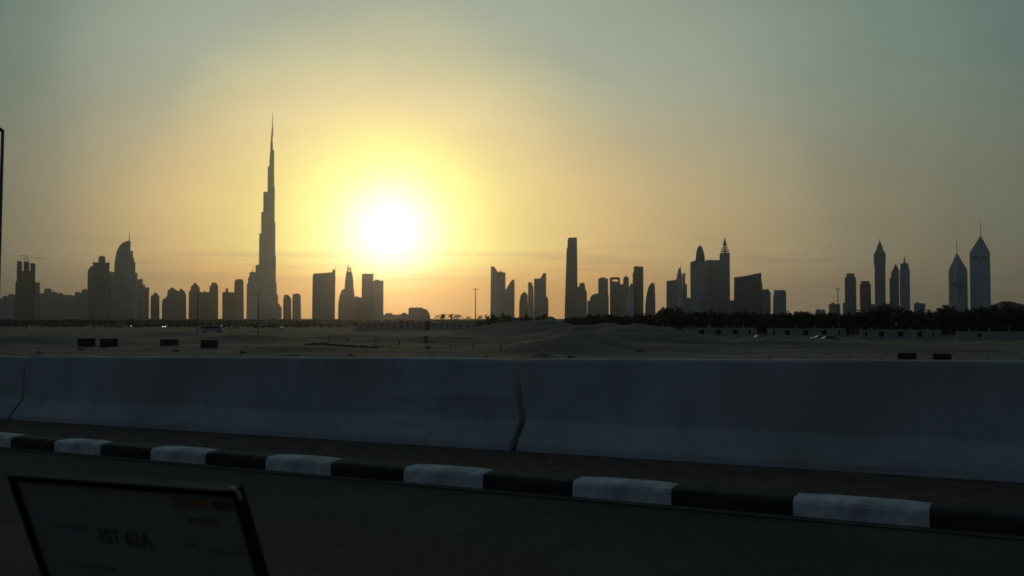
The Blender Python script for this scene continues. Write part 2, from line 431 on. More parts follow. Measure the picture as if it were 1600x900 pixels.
for k in (-1, 0, 1, ):
    L = LB
    o = link('concrete_barrier', barrier_mesh(L - GAP, *{-1: (0, -.12), 0: (-.12, -.19), 1: (-.19, -.1)}[k]), M['barrier'])
    o.matrix_local = road_matrix(S_A + k * LB, T_B, .088)
    tag(o, blab[k], 'road barrier', 'concrete barriers along the road')
    bv = o.modifiers.new('edge', 'BEVEL'); bv.width = .03; bv.segments = 3; bv.limit_method = 'ANGLE'; bv.angle_limit = .35

# ------------------------------------------------------------------ skyline
GZ = -4.3
def local_frame(base, az):
    n = Vector((math.sin(az), math.cos(az), 0)); e = Vector((math.cos(az), -math.sin(az), 0)); b0 = Vector((base.x, base.y, 0))
    def loc(px, py):
        d = ray(px, py); p = d * (b0.dot(n) / d.dot(n)); return ((p - b0).dot(e), p.z + CZ - base.z)
    return loc
def building(name, label, Y, parts, depth=None, group='buildings of the far skyline', cat='building'):
    """parts: (part name, shape, data, material); outlines are read as image points placed at the building's own distance"""
    xs = [p[0] for _, sh, d, _ in parts if sh in ('poly', 'box', 'tri') for p in (d if sh != 'box' else [(d[0],), (d[1],)])]
    cx = (min(xs) + max(xs)) / 2
    base = P(cx, 497, Y); base.z = GZ
    az = math.atan2(base.x, base.y)                         # facades turned towards the road
    root = thing(name, label, cat, base, -az, group)
    wid = (max(xs) - min(xs)) * Y / FPX
    dep = depth if depth else max(14, wid * .8)
    loc = local_frame(base, az)
    def col(px): return loc(px, 497)[0]
    count = {}
    for i, (pn, sh, d, mt) in enumerate(parts):
        mat = M[mt] if isinstance(mt, str) else mt
        ins = .6 * i                                        # later parts stand a little behind the face of earlier ones
        bm = bmesh.new()
        if sh == 'box':                                     # x0 x1 ytop [ybottom]
            x0, x1 = col(d[0]), col(d[1]); z1 = loc(d[0], d[2])[1]; z0 = loc(d[0], d[3])[1] if len(d) > 3 else 0
            dd = dep if len(d) <= 3 else min(dep, max(6, (x1 - x0) * .9)); o0 = 0 if len(d) <= 3 else (dep - dd) / 2
            extrude(bm, [(x0, z0), (x1, z0), (x1, z1), (x0, z1)], o0 + ins, o0 + dd - ins * .3)
            if len(d) <= 3 and (x1 - x0) > 12:              # roof parapet and lift house
                w = x1 - x0
                box(bm, x0 + w * .2, x0 + w * .2 + w * R.uniform(.18, .4), dep * .3, dep * .6, z1 - .5, z1 + R.uniform(1.5, 4.0))
        elif sh == 'poly':                                  # top chain, left to right, closed at the ground
            pts = [loc(*p) for p in d]
            pts = pts + [(pts[-1][0], 0), (pts[0][0], 0)]
            if abs(pts[0][0] - pts[-2][0]) < 1: continue
            extrude(bm, pts[::-1], ins, dep - ins * .3)
        elif sh == 'shape':                                 # closed outline
            pts = [loc(*p) for p in d]; w = max(p[0] for p in pts) - min(p[0] for p in pts)
            dd = min(dep * .9, max(w, 3)); extrude(bm, pts[::-1], (dep - dd) / 2, (dep + dd) / 2)
        elif sh == 'lathe':                                 # cx, [(half width, y)] turned about an upright axis
            pr = [(max(.25, abs(r) * Y / FPX), loc(d[0], y)[1]) for r, y in d[1]]
            lathe(bm, pr, 20, col(d[0]), dep / 2)
        elif sh == 'mast':                                  # x, y base, y tip, half width at base
            z0, z1 = loc(d[0], d[1])[1], loc(d[0], d[2])[1]; r = d[3] * Y / FPX
            tube(bm, (col(d[0]), dep / 2, z0), (col(d[0]), dep / 2, z1), r, r * .45, 6)
        elif sh == 'arm':                                   # slim beam between two points
            a_, b_ = loc(*d[0]), loc(*d[1]); r = d[2] * Y / FPX
            tube(bm, (a_[0], dep / 2, a_[1]), (b_[0], dep / 2, b_[1]), r, r, 5)
        elif sh == 'tri':                                   # triangular plan with a slanted roof rising to one corner
            (xa, ya), (xm, ym), (xb, yb) = d
            w = col(xb) - col(xa)
            f = [(col(xa), dep * .8), (col(xb), dep * .72), (col(xm), 0)]
            zt = [loc(xa, ya)[1], loc(xb, yb)[1], loc(xm, ym)[1]]
            lo = [bm.verts.new((x, y, 0)) for x, y in f]; hi = [bm.verts.new((x, y, z)) for (x, y), z in zip(f, zt)]
            bm.faces.new(lo[::-1]); bm.faces.new(hi)
            for k in range(3): bm.faces.new((lo[k], lo[(k + 1) % 3], hi[(k + 1) % 3], hi[k]))
        link(pn, bm, mat, root)
    return root

def tower(label, Y, mat, chain, extra=(), name='tower', depth=None):
    return building(name, label, Y, [('shaft', 'poly', chain, mat)] + list(extra), depth, cat='tower' if name != 'low_building' else 'building')
def block(label, Y, mat, x0, x1, y, extra=(), name='tower', depth=None):
    return building(name, label, Y, [('shaft', 'box', (x0, x1, y), mat)] + list(extra), depth, cat='tower' if name != 'low_building' else 'building')

# --- far left: the tower under construction and its neighbours
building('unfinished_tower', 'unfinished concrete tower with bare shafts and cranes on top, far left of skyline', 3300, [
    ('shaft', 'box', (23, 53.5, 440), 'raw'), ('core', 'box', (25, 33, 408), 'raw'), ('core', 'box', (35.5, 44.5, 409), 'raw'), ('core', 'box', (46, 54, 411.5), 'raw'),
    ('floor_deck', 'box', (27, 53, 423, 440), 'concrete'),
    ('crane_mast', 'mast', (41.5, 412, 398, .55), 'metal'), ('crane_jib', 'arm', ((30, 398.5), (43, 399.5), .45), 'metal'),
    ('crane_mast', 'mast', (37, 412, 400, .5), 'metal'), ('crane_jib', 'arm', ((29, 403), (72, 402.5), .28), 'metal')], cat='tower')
block('slim pale tower half hidden behind the unfinished tower', 3900, 'concrete', 51, 61.5, 441)
LOWS = [(-6, 4, 466, 'flat block at the very left end of the skyline'), (3.5, 13, 463, 'low block second from the left end of the skyline'), (12, 24, 460, 'low block touching the left side of the unfinished tower'),
        (61, 70, 458.5, 'low block just right of the slim pale tower'), (68, 80, 452, 'stepped mid rise block between the two dark left towers'), (79, 90, 457, 'flat mid rise block right of the stepped block'),
        (89, 101, 459.5, 'wide low block in the middle of the hazy left row'), (100, 117, 462, 'lowest long block of the hazy left row'), (116, 128, 457, 'square block left of the tall dark capped tower'),
        (127, 139, 453, 'taller block touching the left foot of the dark capped tower')]
for x0, x1, y, lb in LOWS:
    ex = [('roof_house', 'box', (x0 + 2, x1 - 4, y - R.uniform(.6, 2.2), y), 'concrete')]
    if x0 == 68: ex = [('roof_house', 'box', (70, 78, 450.5, 452), 'concrete')]
    block(lb, 4100 + R.uniform(-250, 250), R.choice(['concrete', 'stone', 'glassblue']), x0, x1, y, ex, 'low_building')
building('tower', 'dark stepped tower with a square cap left of the curved hotel tower', 3350, [
    ('shaft', 'box', (144, 170, 410), 'darkglass'), ('base', 'box', (142, 172, 450), 'darkglass'), ('side_wing', 'box', (139.5, 146, 416), 'stone'), ('side_wing', 'box', (136, 142, 421), 'stone'),
    ('crown', 'box', (152.5, 163.5, 401, 410), 'darkglass'), ('roof_house', 'box', (154, 162, 399, 401), 'metal'), ('parapet', 'box', (143.5, 147, 408.8, 410.2), 'metal'), ('parapet', 'box', (167, 170.4, 408.8, 410.2), 'metal')], cat='tower')
block('narrow pale tower between the dark capped tower and the curved hotel', 3800, 'concrete', 169, 179, 425)
building('curved_tower', 'hotel tower with a quarter round left shoulder, glowing right edge and short mast', 3500, [
    ('shaft', 'poly', [(178, 470), (178.4, 425), (179, 412), (180, 403), (182, 394), (184.5, 388), (187, 383.5), (190.5, 380), (195, 377.5), (199.5, 376.5), (204, 376.3), (204.4, 470)], 'steel'),
    ('side_wing', 'box', (203, 206.5, 392), 'steel'), ('side_wing', 'box', (204, 208.2, 402), 'glassblue'), ('side_wing', 'box', (204, 210.5, 409), 'steel'), ('side_wing', 'box', (204, 214, 426), 'steel'),
    ('base', 'box', (176, 216, 468), 'concrete'), ('mast', 'mast', (200.4, 378, 362, .75), 'metal')], cat='tower')
building('tower', 'stepped mid rise right of the curved hotel tower', 3900, [('shaft', 'box', (214, 222.5, 437), 'concrete'), ('crown', 'box', (216, 221, 435.5, 437), 'concrete'), ('side_wing', 'box', (221, 226, 445), 'concrete'), ('side_wing', 'box', (225, 232.5, 449), 'stone')], cat='tower')
tower('small dark tower with a rounded cap in the left gap', 3700, 'darkglass', [(235.5, 465), (236, 462), (239, 461), (240, 458), (245, 457.5), (247, 461), (249, 463), (249.3, 490)])
tower('broad clustered block with uneven rounded shoulders', 3600, 'stone', [(253, 472), (254, 468), (259, 465), (261, 463), (262, 453.5), (265, 452), (266.5, 449.5), (271, 449.5), (272, 451.5), (276, 453), (278, 455), (280.2, 454.5), (280.8, 451.5), (284, 451.2), (285, 453), (288.5, 455), (290.8, 461), (291, 490)])
tower('round shouldered tower, first of the twin domed pair left of the tallest spire', 3550, 'concrete', [(295, 458), (296, 454.5), (297.8, 454), (298, 448), (300, 446), (302, 445), (302.5, 442), (307, 442), (307.5, 445), (310, 446.5), (312, 449), (312.3, 490)])
tower('low link block between the twin domed towers', 3700, 'stone', [(311, 457), (312.5, 456), (318, 456.5), (318.5, 454.5), (321, 454.5), (321.5, 456.5), (328, 456), (328.2, 490)], name='low_building')
tower('round shouldered tower, second of the twin domed pair left of the tallest spire', 3550, 'concrete', [(327, 458), (327.4, 447.5), (329.5, 446), (330.5, 442.5), (333, 441.3), (337.5, 441.5), (338.5, 443.5), (340, 445), (340.8, 448), (341, 490)])
block('flat roofed block with a small roof house beside the round topped tower', 3600, 'stone', 347, 367, 456.5, [('roof_house', 'box', (352, 356, 450, 456.5), 'stone')])
tower('slim tower with a rounded flat top left of the stepped spire base', 3500, 'stone', [(366, 446), (366.5, 440), (368.5, 437), (371, 436), (377, 436), (379, 437), (380.5, 440), (381, 490)])
building('tower', 'stepped tower with thin rooftop mast against the left side of the tallest spire', 3400, [
    ('shaft', 'box', (389, 402, 425.5), 'steel'), ('side_wing', 'box', (385, 391, 443.5), 'steel'), ('side_wing', 'box', (387, 393, 433.5), 'steel'), ('crown', 'box', (398.5, 403, 414, 426), 'steel'), ('mast', 'mast', (394.5, 426, 415, .5), 'metal')], cat='tower')

# --- the very tall spire: a core with three stepped wings
def spire_tower():
    Y = 3700; u = Y / FPX
    base = P(420, 497, Y); base.z = GZ
    root = thing('stepped_spire_tower', 'by far the tallest tower, a needle of receding steps left of the sun', 'tower', base, -math.atan2(base.x, base.y), 'buildings of the far skyline')
    loc = local_frame(base, math.atan2(base.x, base.y)); u = loc(421, 497)[0]
    def X(px): return loc(px, 497)[0]
    def Z(py): return loc(420, py)[1]
    cxm = X(422.2); cy = 40
    def bay(name, ang, reach, half, ytop, y2=None):
        bm = bmesh.new(); n = 7; ca_, sa_ = math.cos(ang), math.sin(ang)
        outline = [(0, -half), (reach - half, -half)] + [(reach - half + half * math.sin(k * math.pi / n), -half * math.cos(k * math.pi / n)) for k in range(1, n)] + [(reach - half, half), (0, half)]
        zt = Z(ytop)
        lo = [bm.verts.new((cxm + a_ * ca_ - b_ * sa_, cy + a_ * sa_ + b_ * ca_, 0)) for a_, b_ in outline]
        hi = [bm.verts.new((v.co.x, v.co.y, zt)) for v in lo]
        bm.faces.new(lo[::-1]); bm.faces.new(hi)
        for k in range(len(lo)): bm.faces.new((lo[k], lo[(k + 1) % len(lo)], hi[(k + 1) % len(lo)], hi[k]))
        link(name, bm, M['steel'], root)
    cpx = 422.2
    for xe, yt, hf in ((418.7, 245, 4.2), (416.2, 258, 5), (409.6, 298, 6.5), (406.5, 330, 7.5), (403.6, 364, 8.5), (400.8, 413, 9)):
        bay('wing_step', math.radians(180), (cpx - xe) * u, min(hf, (cpx - xe) * u * .55), yt)
    for xe, yt, hf in ((426.3, 232, 3.6), (427.6, 290, 5.5), (429, 345.5, 7), (430.2, 399, 8), (431.8, 442, 8.5), (434, 460, 9)):
        bay('wing_step', math.radians(-42), (xe - cpx) * u / math.cos(math.radians(42)) - hf * .1, hf * .75, yt)
    for rr, yt in ((18, 275), (24, 318), (30, 355), (36, 388), (42, 428)):
        bay('wing_step', math.radians(68), rr, 8, yt)
    bm = bmesh.new()
    lathe(bm, [(15, 0), (12, Z(300)), (10.5, Z(290)), (9.5, Z(256)), (7.4, Z(252)), (6.6, Z(236)), (5.4, Z(234)), (4.8, Z(219)), (3.4, Z(217)), (3.0, Z(208))], 14, cxm, cy); link('core', bm, M['steel'], root)
    bm = bmesh.new(); lathe(bm, [(3.0, Z(208)), (2.2, Z(197)), (1.5, Z(186)), (.8, Z(176)), (.35, Z(171.5))], 10, X(423.4), cy); link('spire', bm, M['metal'], root)
    bm = bmesh.new(); lathe(bm, [(2.4, Z(213)), (2.9, Z(206)), (2.5, Z(198))], 10, X(422.9), cy); link('spire_base', bm, M['steel'], root)
    bm = bmesh.new(); box(bm, X(396), X(440), -30, 100, 0, Z(479)); box(bm, X(433.4), X(437), -20, 80, 0, Z(474.5)); link('podium', bm, M['concrete'], root)
spire_tower()

# --- near the sun
tower('left of the two small round topped towers just right of the tallest spire', 3200, 'concrete', [(442.5, 468), (443.3, 463), (445, 460.5), (448, 460), (451, 461.5), (454, 464.5), (455, 468), (455.4, 490)])
tower('right of the two small round topped towers just right of the tallest spire', 3200, 'concrete', [(456.8, 464), (458, 460), (459.5, 458.8), (466, 458.5), (468.5, 460), (470, 463), (470.3, 490)])
tower('broad slab tower with a raised right corner and thin antenna left of the sun', 2500, 'glassblue', [(487.6, 494), (488.6, 430), (490.5, 427.6), (519.5, 425.2), (519.8, 421), (524, 421), (524.2, 434.5), (523.2, 494)],
      [('mast', 'mast', (523.6, 423, 412, .3), 'metal'), ('parapet', 'box', (490, 519.5, 427, 430), 'metal')])
building('pointed_tower', 'pointed curved tower with a slit open top left of the sun', 2600, [
    ('shaft', 'poly', [(537, 494), (538.4, 452), (539, 440), (540.2, 431), (541.2, 424.5), (549.4, 424.5), (551.2, 431), (552.2, 440), (552.6, 454), (553.4, 494)], 'steel'),
    ('side_wing', 'poly', [(528, 494), (528.6, 474), (530.2, 464), (532.4, 457), (534.2, 452.6), (538.6, 451.6), (538.7, 494)], 'glassblue'),
    ('side_wing', 'poly', [(552, 494), (552.4, 452), (553.2, 455), (553.8, 460), (554.8, 464), (555.2, 494)], 'glassblue'),
    ('crown_fin', 'shape', [(541.2, 424.8), (542.6, 418), (544.2, 411.8), (545, 412.4), (543.6, 424.8)], 'steel'), ('crown_fin', 'shape', [(545.6, 424.8), (546, 416), (546.9, 416.4), (546.8, 424.8)], 'steel'),
    ('crown_fin', 'shape', [(548, 424.8), (547.6, 417), (548.8, 418.4), (549.5, 424.8)], 'steel'), ('crown_bar', 'shape', [(542.6, 419.2), (548.8, 419.2), (548.9, 418.4), (542.8, 418.4)], 'steel'), ('crown_bar', 'shape', [(541.8, 422.2), (549, 422.2), (549, 421.4), (541.9, 421.4)], 'steel')], cat='tower')
block('low flat link block left of the twin slabs under the sun', 2700, 'concrete', 553, 567, 464.5, name='low_building')
building('slab_tower', 'taller left slab of the pair right under the sun, with roof antennas', 2600, [('shaft', 'box', (565, 583.2, 428.5), 'glassblue'), ('parapet', 'box', (566, 583, 427.6, 428.6), 'metal'),
    ('mast', 'mast', (567, 429, 426, .25), 'metal'), ('mast', 'mast', (574, 429, 426.3, .25), 'metal'), ('mast', 'mast', (579.5, 429, 426, .25), 'metal')], cat='tower')
building('slab_tower', 'lower right slab of the pair right under the sun, with one thin mast', 2550, [('shaft', 'box', (582.8, 599, 439), 'glassblue'), ('parapet', 'box', (584, 598.6, 438.4, 439.2), 'metal'), ('mast', 'mast', (585.8, 439, 419, .28), 'metal')], cat='tower')
block('long very low building below and right of the sun', 2200, 'stone', 596, 626, 491.5, name='low_building')
tower('small low house with a gable roof below the sun', 1900, 'stone', [(625, 491.5), (627, 490.5), (631.5, 487.8), (636, 490.5), (638.5, 491.5)], name='low_building')
tower('low block with a sloping right roof edge below the sun', 1900, 'concrete', [(638, 493), (638.4, 481.6), (640, 480.8), (660, 481), (662, 482.5), (666, 483.5), (669.5, 486.5), (672, 493)], [('parapet', 'box', (640, 660, 480.4, 481.2), 'metal')], name='low_building')

# --- middle
building('blade_tower', 'tower with a tall slanted blade on its left, left of the lone lattice gap', 2500, [
    ('shaft', 'box', (777, 789.8, 425.5), 'glassblue'), ('blade', 'poly', [(766, 494), (767, 416.3), (770.8, 416.2), (773, 417.6), (776, 422), (778, 425), (778.6, 494)], 'steel'), ('side_wing', 'poly', [(788, 494), (788.4, 446), (790.2, 450), (790.8, 494)], 'steel')], cat='tower')
tower('tower with a roof slanting up to the right beside the blade tower', 2520, 'steel', [(790, 494), (790.4, 452.5), (793, 448), (797, 441.5), (800.3, 437), (804, 437), (804, 494)])
tower('short tower with a small peaked roof at left of the middle cluster', 2700, 'stone', [(811, 494), (811.4, 470), (812.6, 468), (813.2, 461), (816, 459), (818.2, 456.2), (820, 456), (822.6, 458.4), (824.4, 461.4), (825, 494)])
tower('narrow tower with a notched slanting top in the middle cluster', 2680, 'steel', [(824.6, 494), (825.2, 441.2), (830.2, 441), (832, 444.8), (833.6, 449), (834, 494)])
building('notched_tower', 'tower whose roof sweeps up to a right corner peak in the middle cluster', 2600, [
    ('shaft', 'poly', [(834, 494), (834.6, 435.2), (843.6, 435.2), (845.6, 433), (847.8, 429), (849.4, 426.4), (853.4, 427), (853.2, 494)], 'glassblue'), ('side_wing', 'poly', [(852.6, 494), (853, 462), (854.6, 463.6), (856.8, 468), (857, 494)], 'stone')], cat='tower')
building('lone_tall_tower', 'tall slim tapering tower standing alone near the centre of the skyline', 2300, [
    ('shaft', 'poly', [(882, 494), (883.4, 450), (885.4, 387), (901.8, 387), (902.4, 450), (902, 494)], 'glassblue'), ('crown', 'shape', [(886.8, 387.2), (886.8, 374), (888.8, 371.4), (901.6, 371.6), (901.6, 387.2)], 'glassblue'), ('parapet', 'box', (888.6, 901, 370.8, 371.8), 'metal')], cat='tower')
tower('short domed tower touching the foot of the lone tall tower', 2450, 'concrete', [(901, 494), (902, 449), (904.6, 447.6), (905.6, 443.4), (907.4, 442), (911.6, 441.6), (914, 444.6), (914.8, 452.6), (917, 455), (917.4, 494)])
block('very thin low block between two central towers', 2600, 'stone', 917.8, 922, 470, name='low_building')
tower('wide low building with a rounded left shoulder below the capped tower', 2550, 'concrete', [(921, 494), (922, 466), (924, 462), (927.5, 459.6), (931, 458.4), (951, 460.6), (951.4, 494)])
block('flat capped tower rising behind the wide rounded building', 2800, 'glassblue', 934.8, 950.4, 435.2, [('crown', 'box', (938, 946, 433.2, 435.4), 'metal')])
building('arch_tower', 'tower with an arched opening through its top', 2600, [
    ('shaft', 'box', (953, 969, 440), 'glassblue'), ('arch_leg', 'box', (953, 956.4, 434, 440), 'glassblue'), ('arch_leg', 'box', (966, 969, 434, 440), 'glassblue'),
    ('arch', 'shape', [(953, 434.4), (955.6, 433), (966.4, 433), (969, 434.4), (969, 438), (966, 437.4), (963, 436.2), (959, 436.2), (956.4, 437.6), (953, 438)], 'glassblue'), ('mast', 'mast', (961.4, 434, 430, .25), 'metal')], cat='tower')
block('narrow low tower in the gap right of the arched tower', 2750, 'stone', 969, 975, 444)
building('domed_tower', 'slim tower with a small dome and finial right of the arched tower', 2700, [('shaft', 'box', (974, 983, 436.4), 'stone'), ('dome', 'lathe', (978.5, [(4.2, 436.6), (4.2, 434.6), (3.4, 432.8), (1.6, 431.8), (.3, 431.4)]), 'stone'), ('mast', 'mast', (978.5, 432, 428, .25), 'metal')], cat='tower')
tower('curved sail shaped tower in front of the small domed tower', 2400, 'steel', [(977, 494), (978.2, 468), (980.4, 456), (983.6, 446.6), (986.4, 441.8), (988, 443.4), (990, 450), (990.6, 494)])
building('slab_tower', 'tall flat topped slab tower of the right central cluster', 2500, [('shaft', 'box', (990.4, 1005.6, 417.2), 'darkglass'), ('side_wing', 'box', (988.8, 992, 426), 'darkglass'), ('parapet', 'box', (991, 1005, 416.4, 417.4), 'metal')], cat='tower')
tower('bullet shaped tower with spiky tip standing alone', 2350, 'glassblue', [(1007.6, 494), (1008.2, 476), (1009.6, 464), (1012, 452), (1014.4, 446), (1017, 443), (1018, 440.6), (1018.8, 443.4), (1020, 440.4), (1021, 443), (1022.2, 441.8), (1023.2, 447), (1024.2, 470), (1024, 494)])

# --- right of centre
tower('slab with a faintly sloping roof left of the leaning masted tower', 2500, 'glassblue', [(1041, 494), (1041.4, 439), (1050, 438), (1056.6, 436.8), (1057, 494)])
building('leaning_top_tower', 'tower with a leaning pointed top and tall antenna', 2550, [('shaft', 'poly', [(1056, 494), (1056.4, 437), (1058.4, 428), (1060, 419.4), (1063.6, 418.6), (1064.6, 425), (1066, 431), (1066.4, 494)], 'steel'),
    ('side_wing', 'poly', [(1066, 494), (1066.4, 427.4), (1070.6, 426.6), (1071, 494)], 'glassblue'), ('side_wing', 'box', (1070.6, 1073.8, 444), 'glassblue'), ('mast', 'mast', (1064.2, 424, 408, .45), 'metal')], cat='tower')
block('low grey block filling the gap left of the large twin block', 2600, 'stone', 1073, 1080, 466, name='low_building')
building('crowned_tower', 'wide block tower with a bullet shaped crown', 2350, [('shaft', 'box', (1079, 1102.4, 409), 'glassblue'), ('crown', 'lathe', (1094.4, [(7.6, 409.4), (7.5, 403), (6.8, 397), (5.4, 391), (3.6, 386), (1.8, 383.4), (.8, 383)]), 'darkglass'),
    ('mast', 'mast', (1096, 384, 379.6, .3), 'metal'), ('rib', 'shape', [(1090.4, 404), (1091.4, 394), (1094, 387), (1094.6, 387), (1092.4, 394), (1091.4, 404)], 'steel')], cat='tower')
block('plain slab between the crowned tower and the banded spire', 2400, 'concrete', 1102.4, 1126, 407.2, [('parapet', 'box', (1103, 1125, 406.4, 407.4), 'metal')])
building('banded_spire_tower', 'tower ending in a tiered spire with light horizontal bands', 2300, [('shaft', 'box', (1125, 1141, 396.5), 'glassblue'),
    ('crown_tier', 'lathe', (1133.4, [(7.8, 396.6), (7.6, 394.8)]), 'steel'), ('crown_tier', 'lathe', (1133.4, [(7.2, 393), (6.9, 391.6)]), 'steel'), ('crown_tier', 'lathe', (1133.4, [(6.2, 389.8), (5.8, 388.4)]), 'steel'),
    ('crown_tier', 'lathe', (1133.4, [(5.0, 386.6), (4.6, 385.2)]), 'steel'), ('crown_core', 'lathe', (1133.4, [(1.3, 397), (1.2, 388), (1, 382.6)]), 'darkglass'),
    ('spire', 'lathe', (1133.4, [(3.8, 383.4), (2.6, 379.4), (1.2, 374.6), (.25, 370.6)]), 'steel')], cat='tower')
building('podium_block', 'broad low podium building in front of the crowned and banded towers', 2200, [('wall', 'box', (1099, 1147, 469.5), 'stone'), ('parapet', 'box', (1113, 1140, 468, 469.6), 'stone'), ('stair_tower', 'box', (1094, 1099.4, 468.6), 'concrete')])
tower('dark wedge tower with a roof sweeping up to the right', 2200, 'darkglass', [(1146.6, 494), (1147, 433.4), (1158, 432), (1170, 430), (1180, 427.8), (1189.4, 426), (1190, 440), (1191.2, 442.6), (1191.4, 494)])
tower('square block touching the right side of the dark wedge tower', 2400, 'glassblue', [(1190, 494), (1190.4, 452), (1201.4, 451.8), (1202, 455), (1204.2, 456.6), (1204.4, 494)])
tower('boxy blue glass block standing alone right of the dark wedge', 2300, 'glassblue', [(1207.6, 494), (1208, 463), (1209.2, 461), (1209.4, 453.4), (1224, 453), (1225, 452.2), (1226, 453.4), (1228.4, 456), (1228.4, 494)])
# --- far right
block('low wide block left of the two flat capped towers', 2500, 'concrete', 1295.4, 1313, 475, name='low_building')
block('tiny house with two roof boxes at the tree line', 2000, 'stone', 1274, 1290, 485.5, [('roof_house', 'box', (1276, 1280, 483, 485.6), 'stone'), ('roof_house', 'box', (1284, 1288, 483.4, 485.6), 'stone')], name='low_building')
building('tower', 'taller of the two flat capped towers at right', 2500, [('shaft', 'box', (1320.4, 1338.4, 433.4), 'darkglass'), ('crown', 'box', (1323.2, 1336, 427, 433.6), 'darkglass'), ('side_wing', 'box', (1317, 1321, 473), 'concrete')], cat='tower')
building('tower', 'shorter of the two flat capped towers at right', 2500, [('shaft', 'box', (1344, 1361.4, 444), 'darkglass'), ('crown', 'box', (1346, 1359.4, 439, 444.2), 'darkglass'), ('side_wing', 'box', (1361, 1367.4, 475), 'concrete')], cat='tower')
building('tower', 'clock tower shaped high rise with a stepped pointed crown at right', 2400, [('shaft', 'box', (1367.4, 1384.4, 398), 'stone'), ('collar', 'box', (1366.4, 1385.2, 396.4, 413), 'stone'),
    ('crown', 'lathe', (1376, [(8.6, 396.6), (7.6, 394), (5.6, 390.4), (4.4, 388), (4.2, 383.6), (2.8, 382.6), (2.4, 380.4), (1.4, 379), (.9, 376), (.2, 372.4)]), 'stone')], cat='tower')
building('tower', 'left of the joined pair of pointed towers at right', 2600, [('shaft', 'box', (1393, 1405.6, 424.6), 'glassblue'), ('side_wing', 'box', (1390.6, 1394, 434.6), 'glassblue'), ('crown', 'shape', [(1393.4, 424.8), (1395.6, 419.6), (1398, 415.4), (1399.6, 411.2), (1401.6, 415.4), (1404, 420.4), (1405, 424.8)], 'glassblue')], cat='tower')
building('tower', 'right of the joined pair of pointed towers, with a spire', 2550, [('shaft', 'box', (1406.6, 1422.6, 420.4), 'glassblue'), ('crown', 'box', (1408, 1421, 412, 420.6), 'glassblue'), ('crown', 'lathe', (1414.4, [(4.4, 412.2), (3.4, 410.4), (1.4, 409.4), (.9, 405), (.2, 398.6)]), 'glassblue')], cat='tower')
block('low flat block alone between the pointed pair and the triangular towers', 2500, 'glassblue', 1428, 1446, 474, name='low_building')
building('triangular_tower', 'shorter of the two triangular topped towers with masts', 2450, [('shaft', 'tri', [(1483, 422), (1496.6, 394.6), (1513, 421)], 'steel'), ('mast', 'mast', (1496.6, 400, 370, .55), 'metal'), ('recess', 'box', (1486, 1510, 442, 447), 'darkglass')], 40, cat='tower')
building('triangular_tower', 'taller of the two triangular topped towers with masts, right end of skyline', 2350, [('shaft', 'tri', [(1516.2, 394), (1534.4, 367.6), (1548.8, 393)], 'steel'), ('mast', 'mast', (1534.6, 374, 343, .6), 'metal'), ('recess', 'box', (1522, 1544, 400, 404), 'darkglass')], 40, cat='tower')
# hipped villa roof at the right edge
vb = P(1584, 497, 420); vb.z = GZ
v = thing('villa', 'villa with a broad hipped roof above the trees at the right edge', 'house', vb)
u = 420 / FPX
bm = boxm(-19 * u, 26 * u, 0, 12, 0, P(1584, 479, 420).z - GZ); link('wall', bm, M['wall'], v)
bm = bmesh.new(); z0, z1 = P(1584, 479.5, 420).z - GZ, P(1584, 470.4, 420).z - GZ
q = [bm.verts.new(c) for c in ((-22 * u, -1, z0), (28 * u, -1, z0), (28 * u, 13, z0), (-22 * u, 13, z0), (-6 * u, 6, z1), (6 * u, 6, z1))]
for f in ((0, 1, 5, 4), (1, 2, 5), (2, 3, 4, 5), (3, 0, 4), (3, 2, 1, 0)): bm.faces.new([q[i] for i in f])
link('roof', bm, M['rooft'], v)
link('window', boxm(-14 * u, -10 * u, -.15, .1, z0 - 2.2, z0 - .9), M['cwin'], v); link('window', boxm(-2 * u, 3 * u, -.15, .1, z0 - 2.2, z0 - .9), M['cwin'], v)

# ------------------------------------------------------------------ trees
def crown_bm(rx, rz, n, seed, size):
    rr = random.Random(seed); bm = bmesh.new()
    cl = []
    for _ in range(13):
        a_ = rr.uniform(0, 6.283); k = math.sqrt(rr.random()) * .72; zz = rr.uniform(-.75, .78)
        w = math.sqrt(max(.1, 1 - zz * zz))
        cl.append((rx * k * w * math.cos(a_), rx * k * w * math.sin(a_), rz * zz, rr.uniform(.24, .46)))
    for _ in range(n):
        cx, cy, cz, s = rr.choice(cl)
        d = Vector((rr.gauss(0, 1), rr.gauss(0, 1), rr.gauss(0, 1))).normalized() * (rr.random() ** .45)
        p = Vector((cx + d.x * rx * s, cy + d.y * rx * s, cz + d.z * rz * s))
        q = Matrix.Rotation(rr.uniform(0, 6.28), 3, 'Z') @ Matrix.Rotation(rr.uniform(0, 3.14), 3, 'X')
        sz = size * rr.uniform(.6, 1.4)
        vs_ = [bm.verts.new(p + q @ Vector(c) * sz) for c in ((-1, 0, 0), (0, -.5, .12), (1, 0, 0), (0, .5, .12))]
        bm.faces.new(vs_)
    return bm
def make_tree(seed, label, group):
    t = thing('tree', label, 'tree', (0, 0, 0), 0, group)
    bm = bmesh.new(); tube(bm, (0, 0, -.3), (.1, 0, 2.6), .2, .13, 7)
    for k in range(5):
        a_ = k * 1.26 + seed; tube(bm, (.1, 0, 2.0 + .15 * k), (1.5 * math.cos(a_), 1.5 * math.sin(a_), 4.2 + .3 * (k % 3)), .09, .03, 5)
    link('trunk', bm, M['bark'], t)
    c = link('crown', crown_bm(2.9, 2.9, 950, seed, .36), M['leaf'], t, (0, 0, 4.1))
    return t
protos = [make_tree(s, 'dark bushy tree', 'trees of the dark belt behind the walls') for s in (1, 2, 3, 4, 5)]
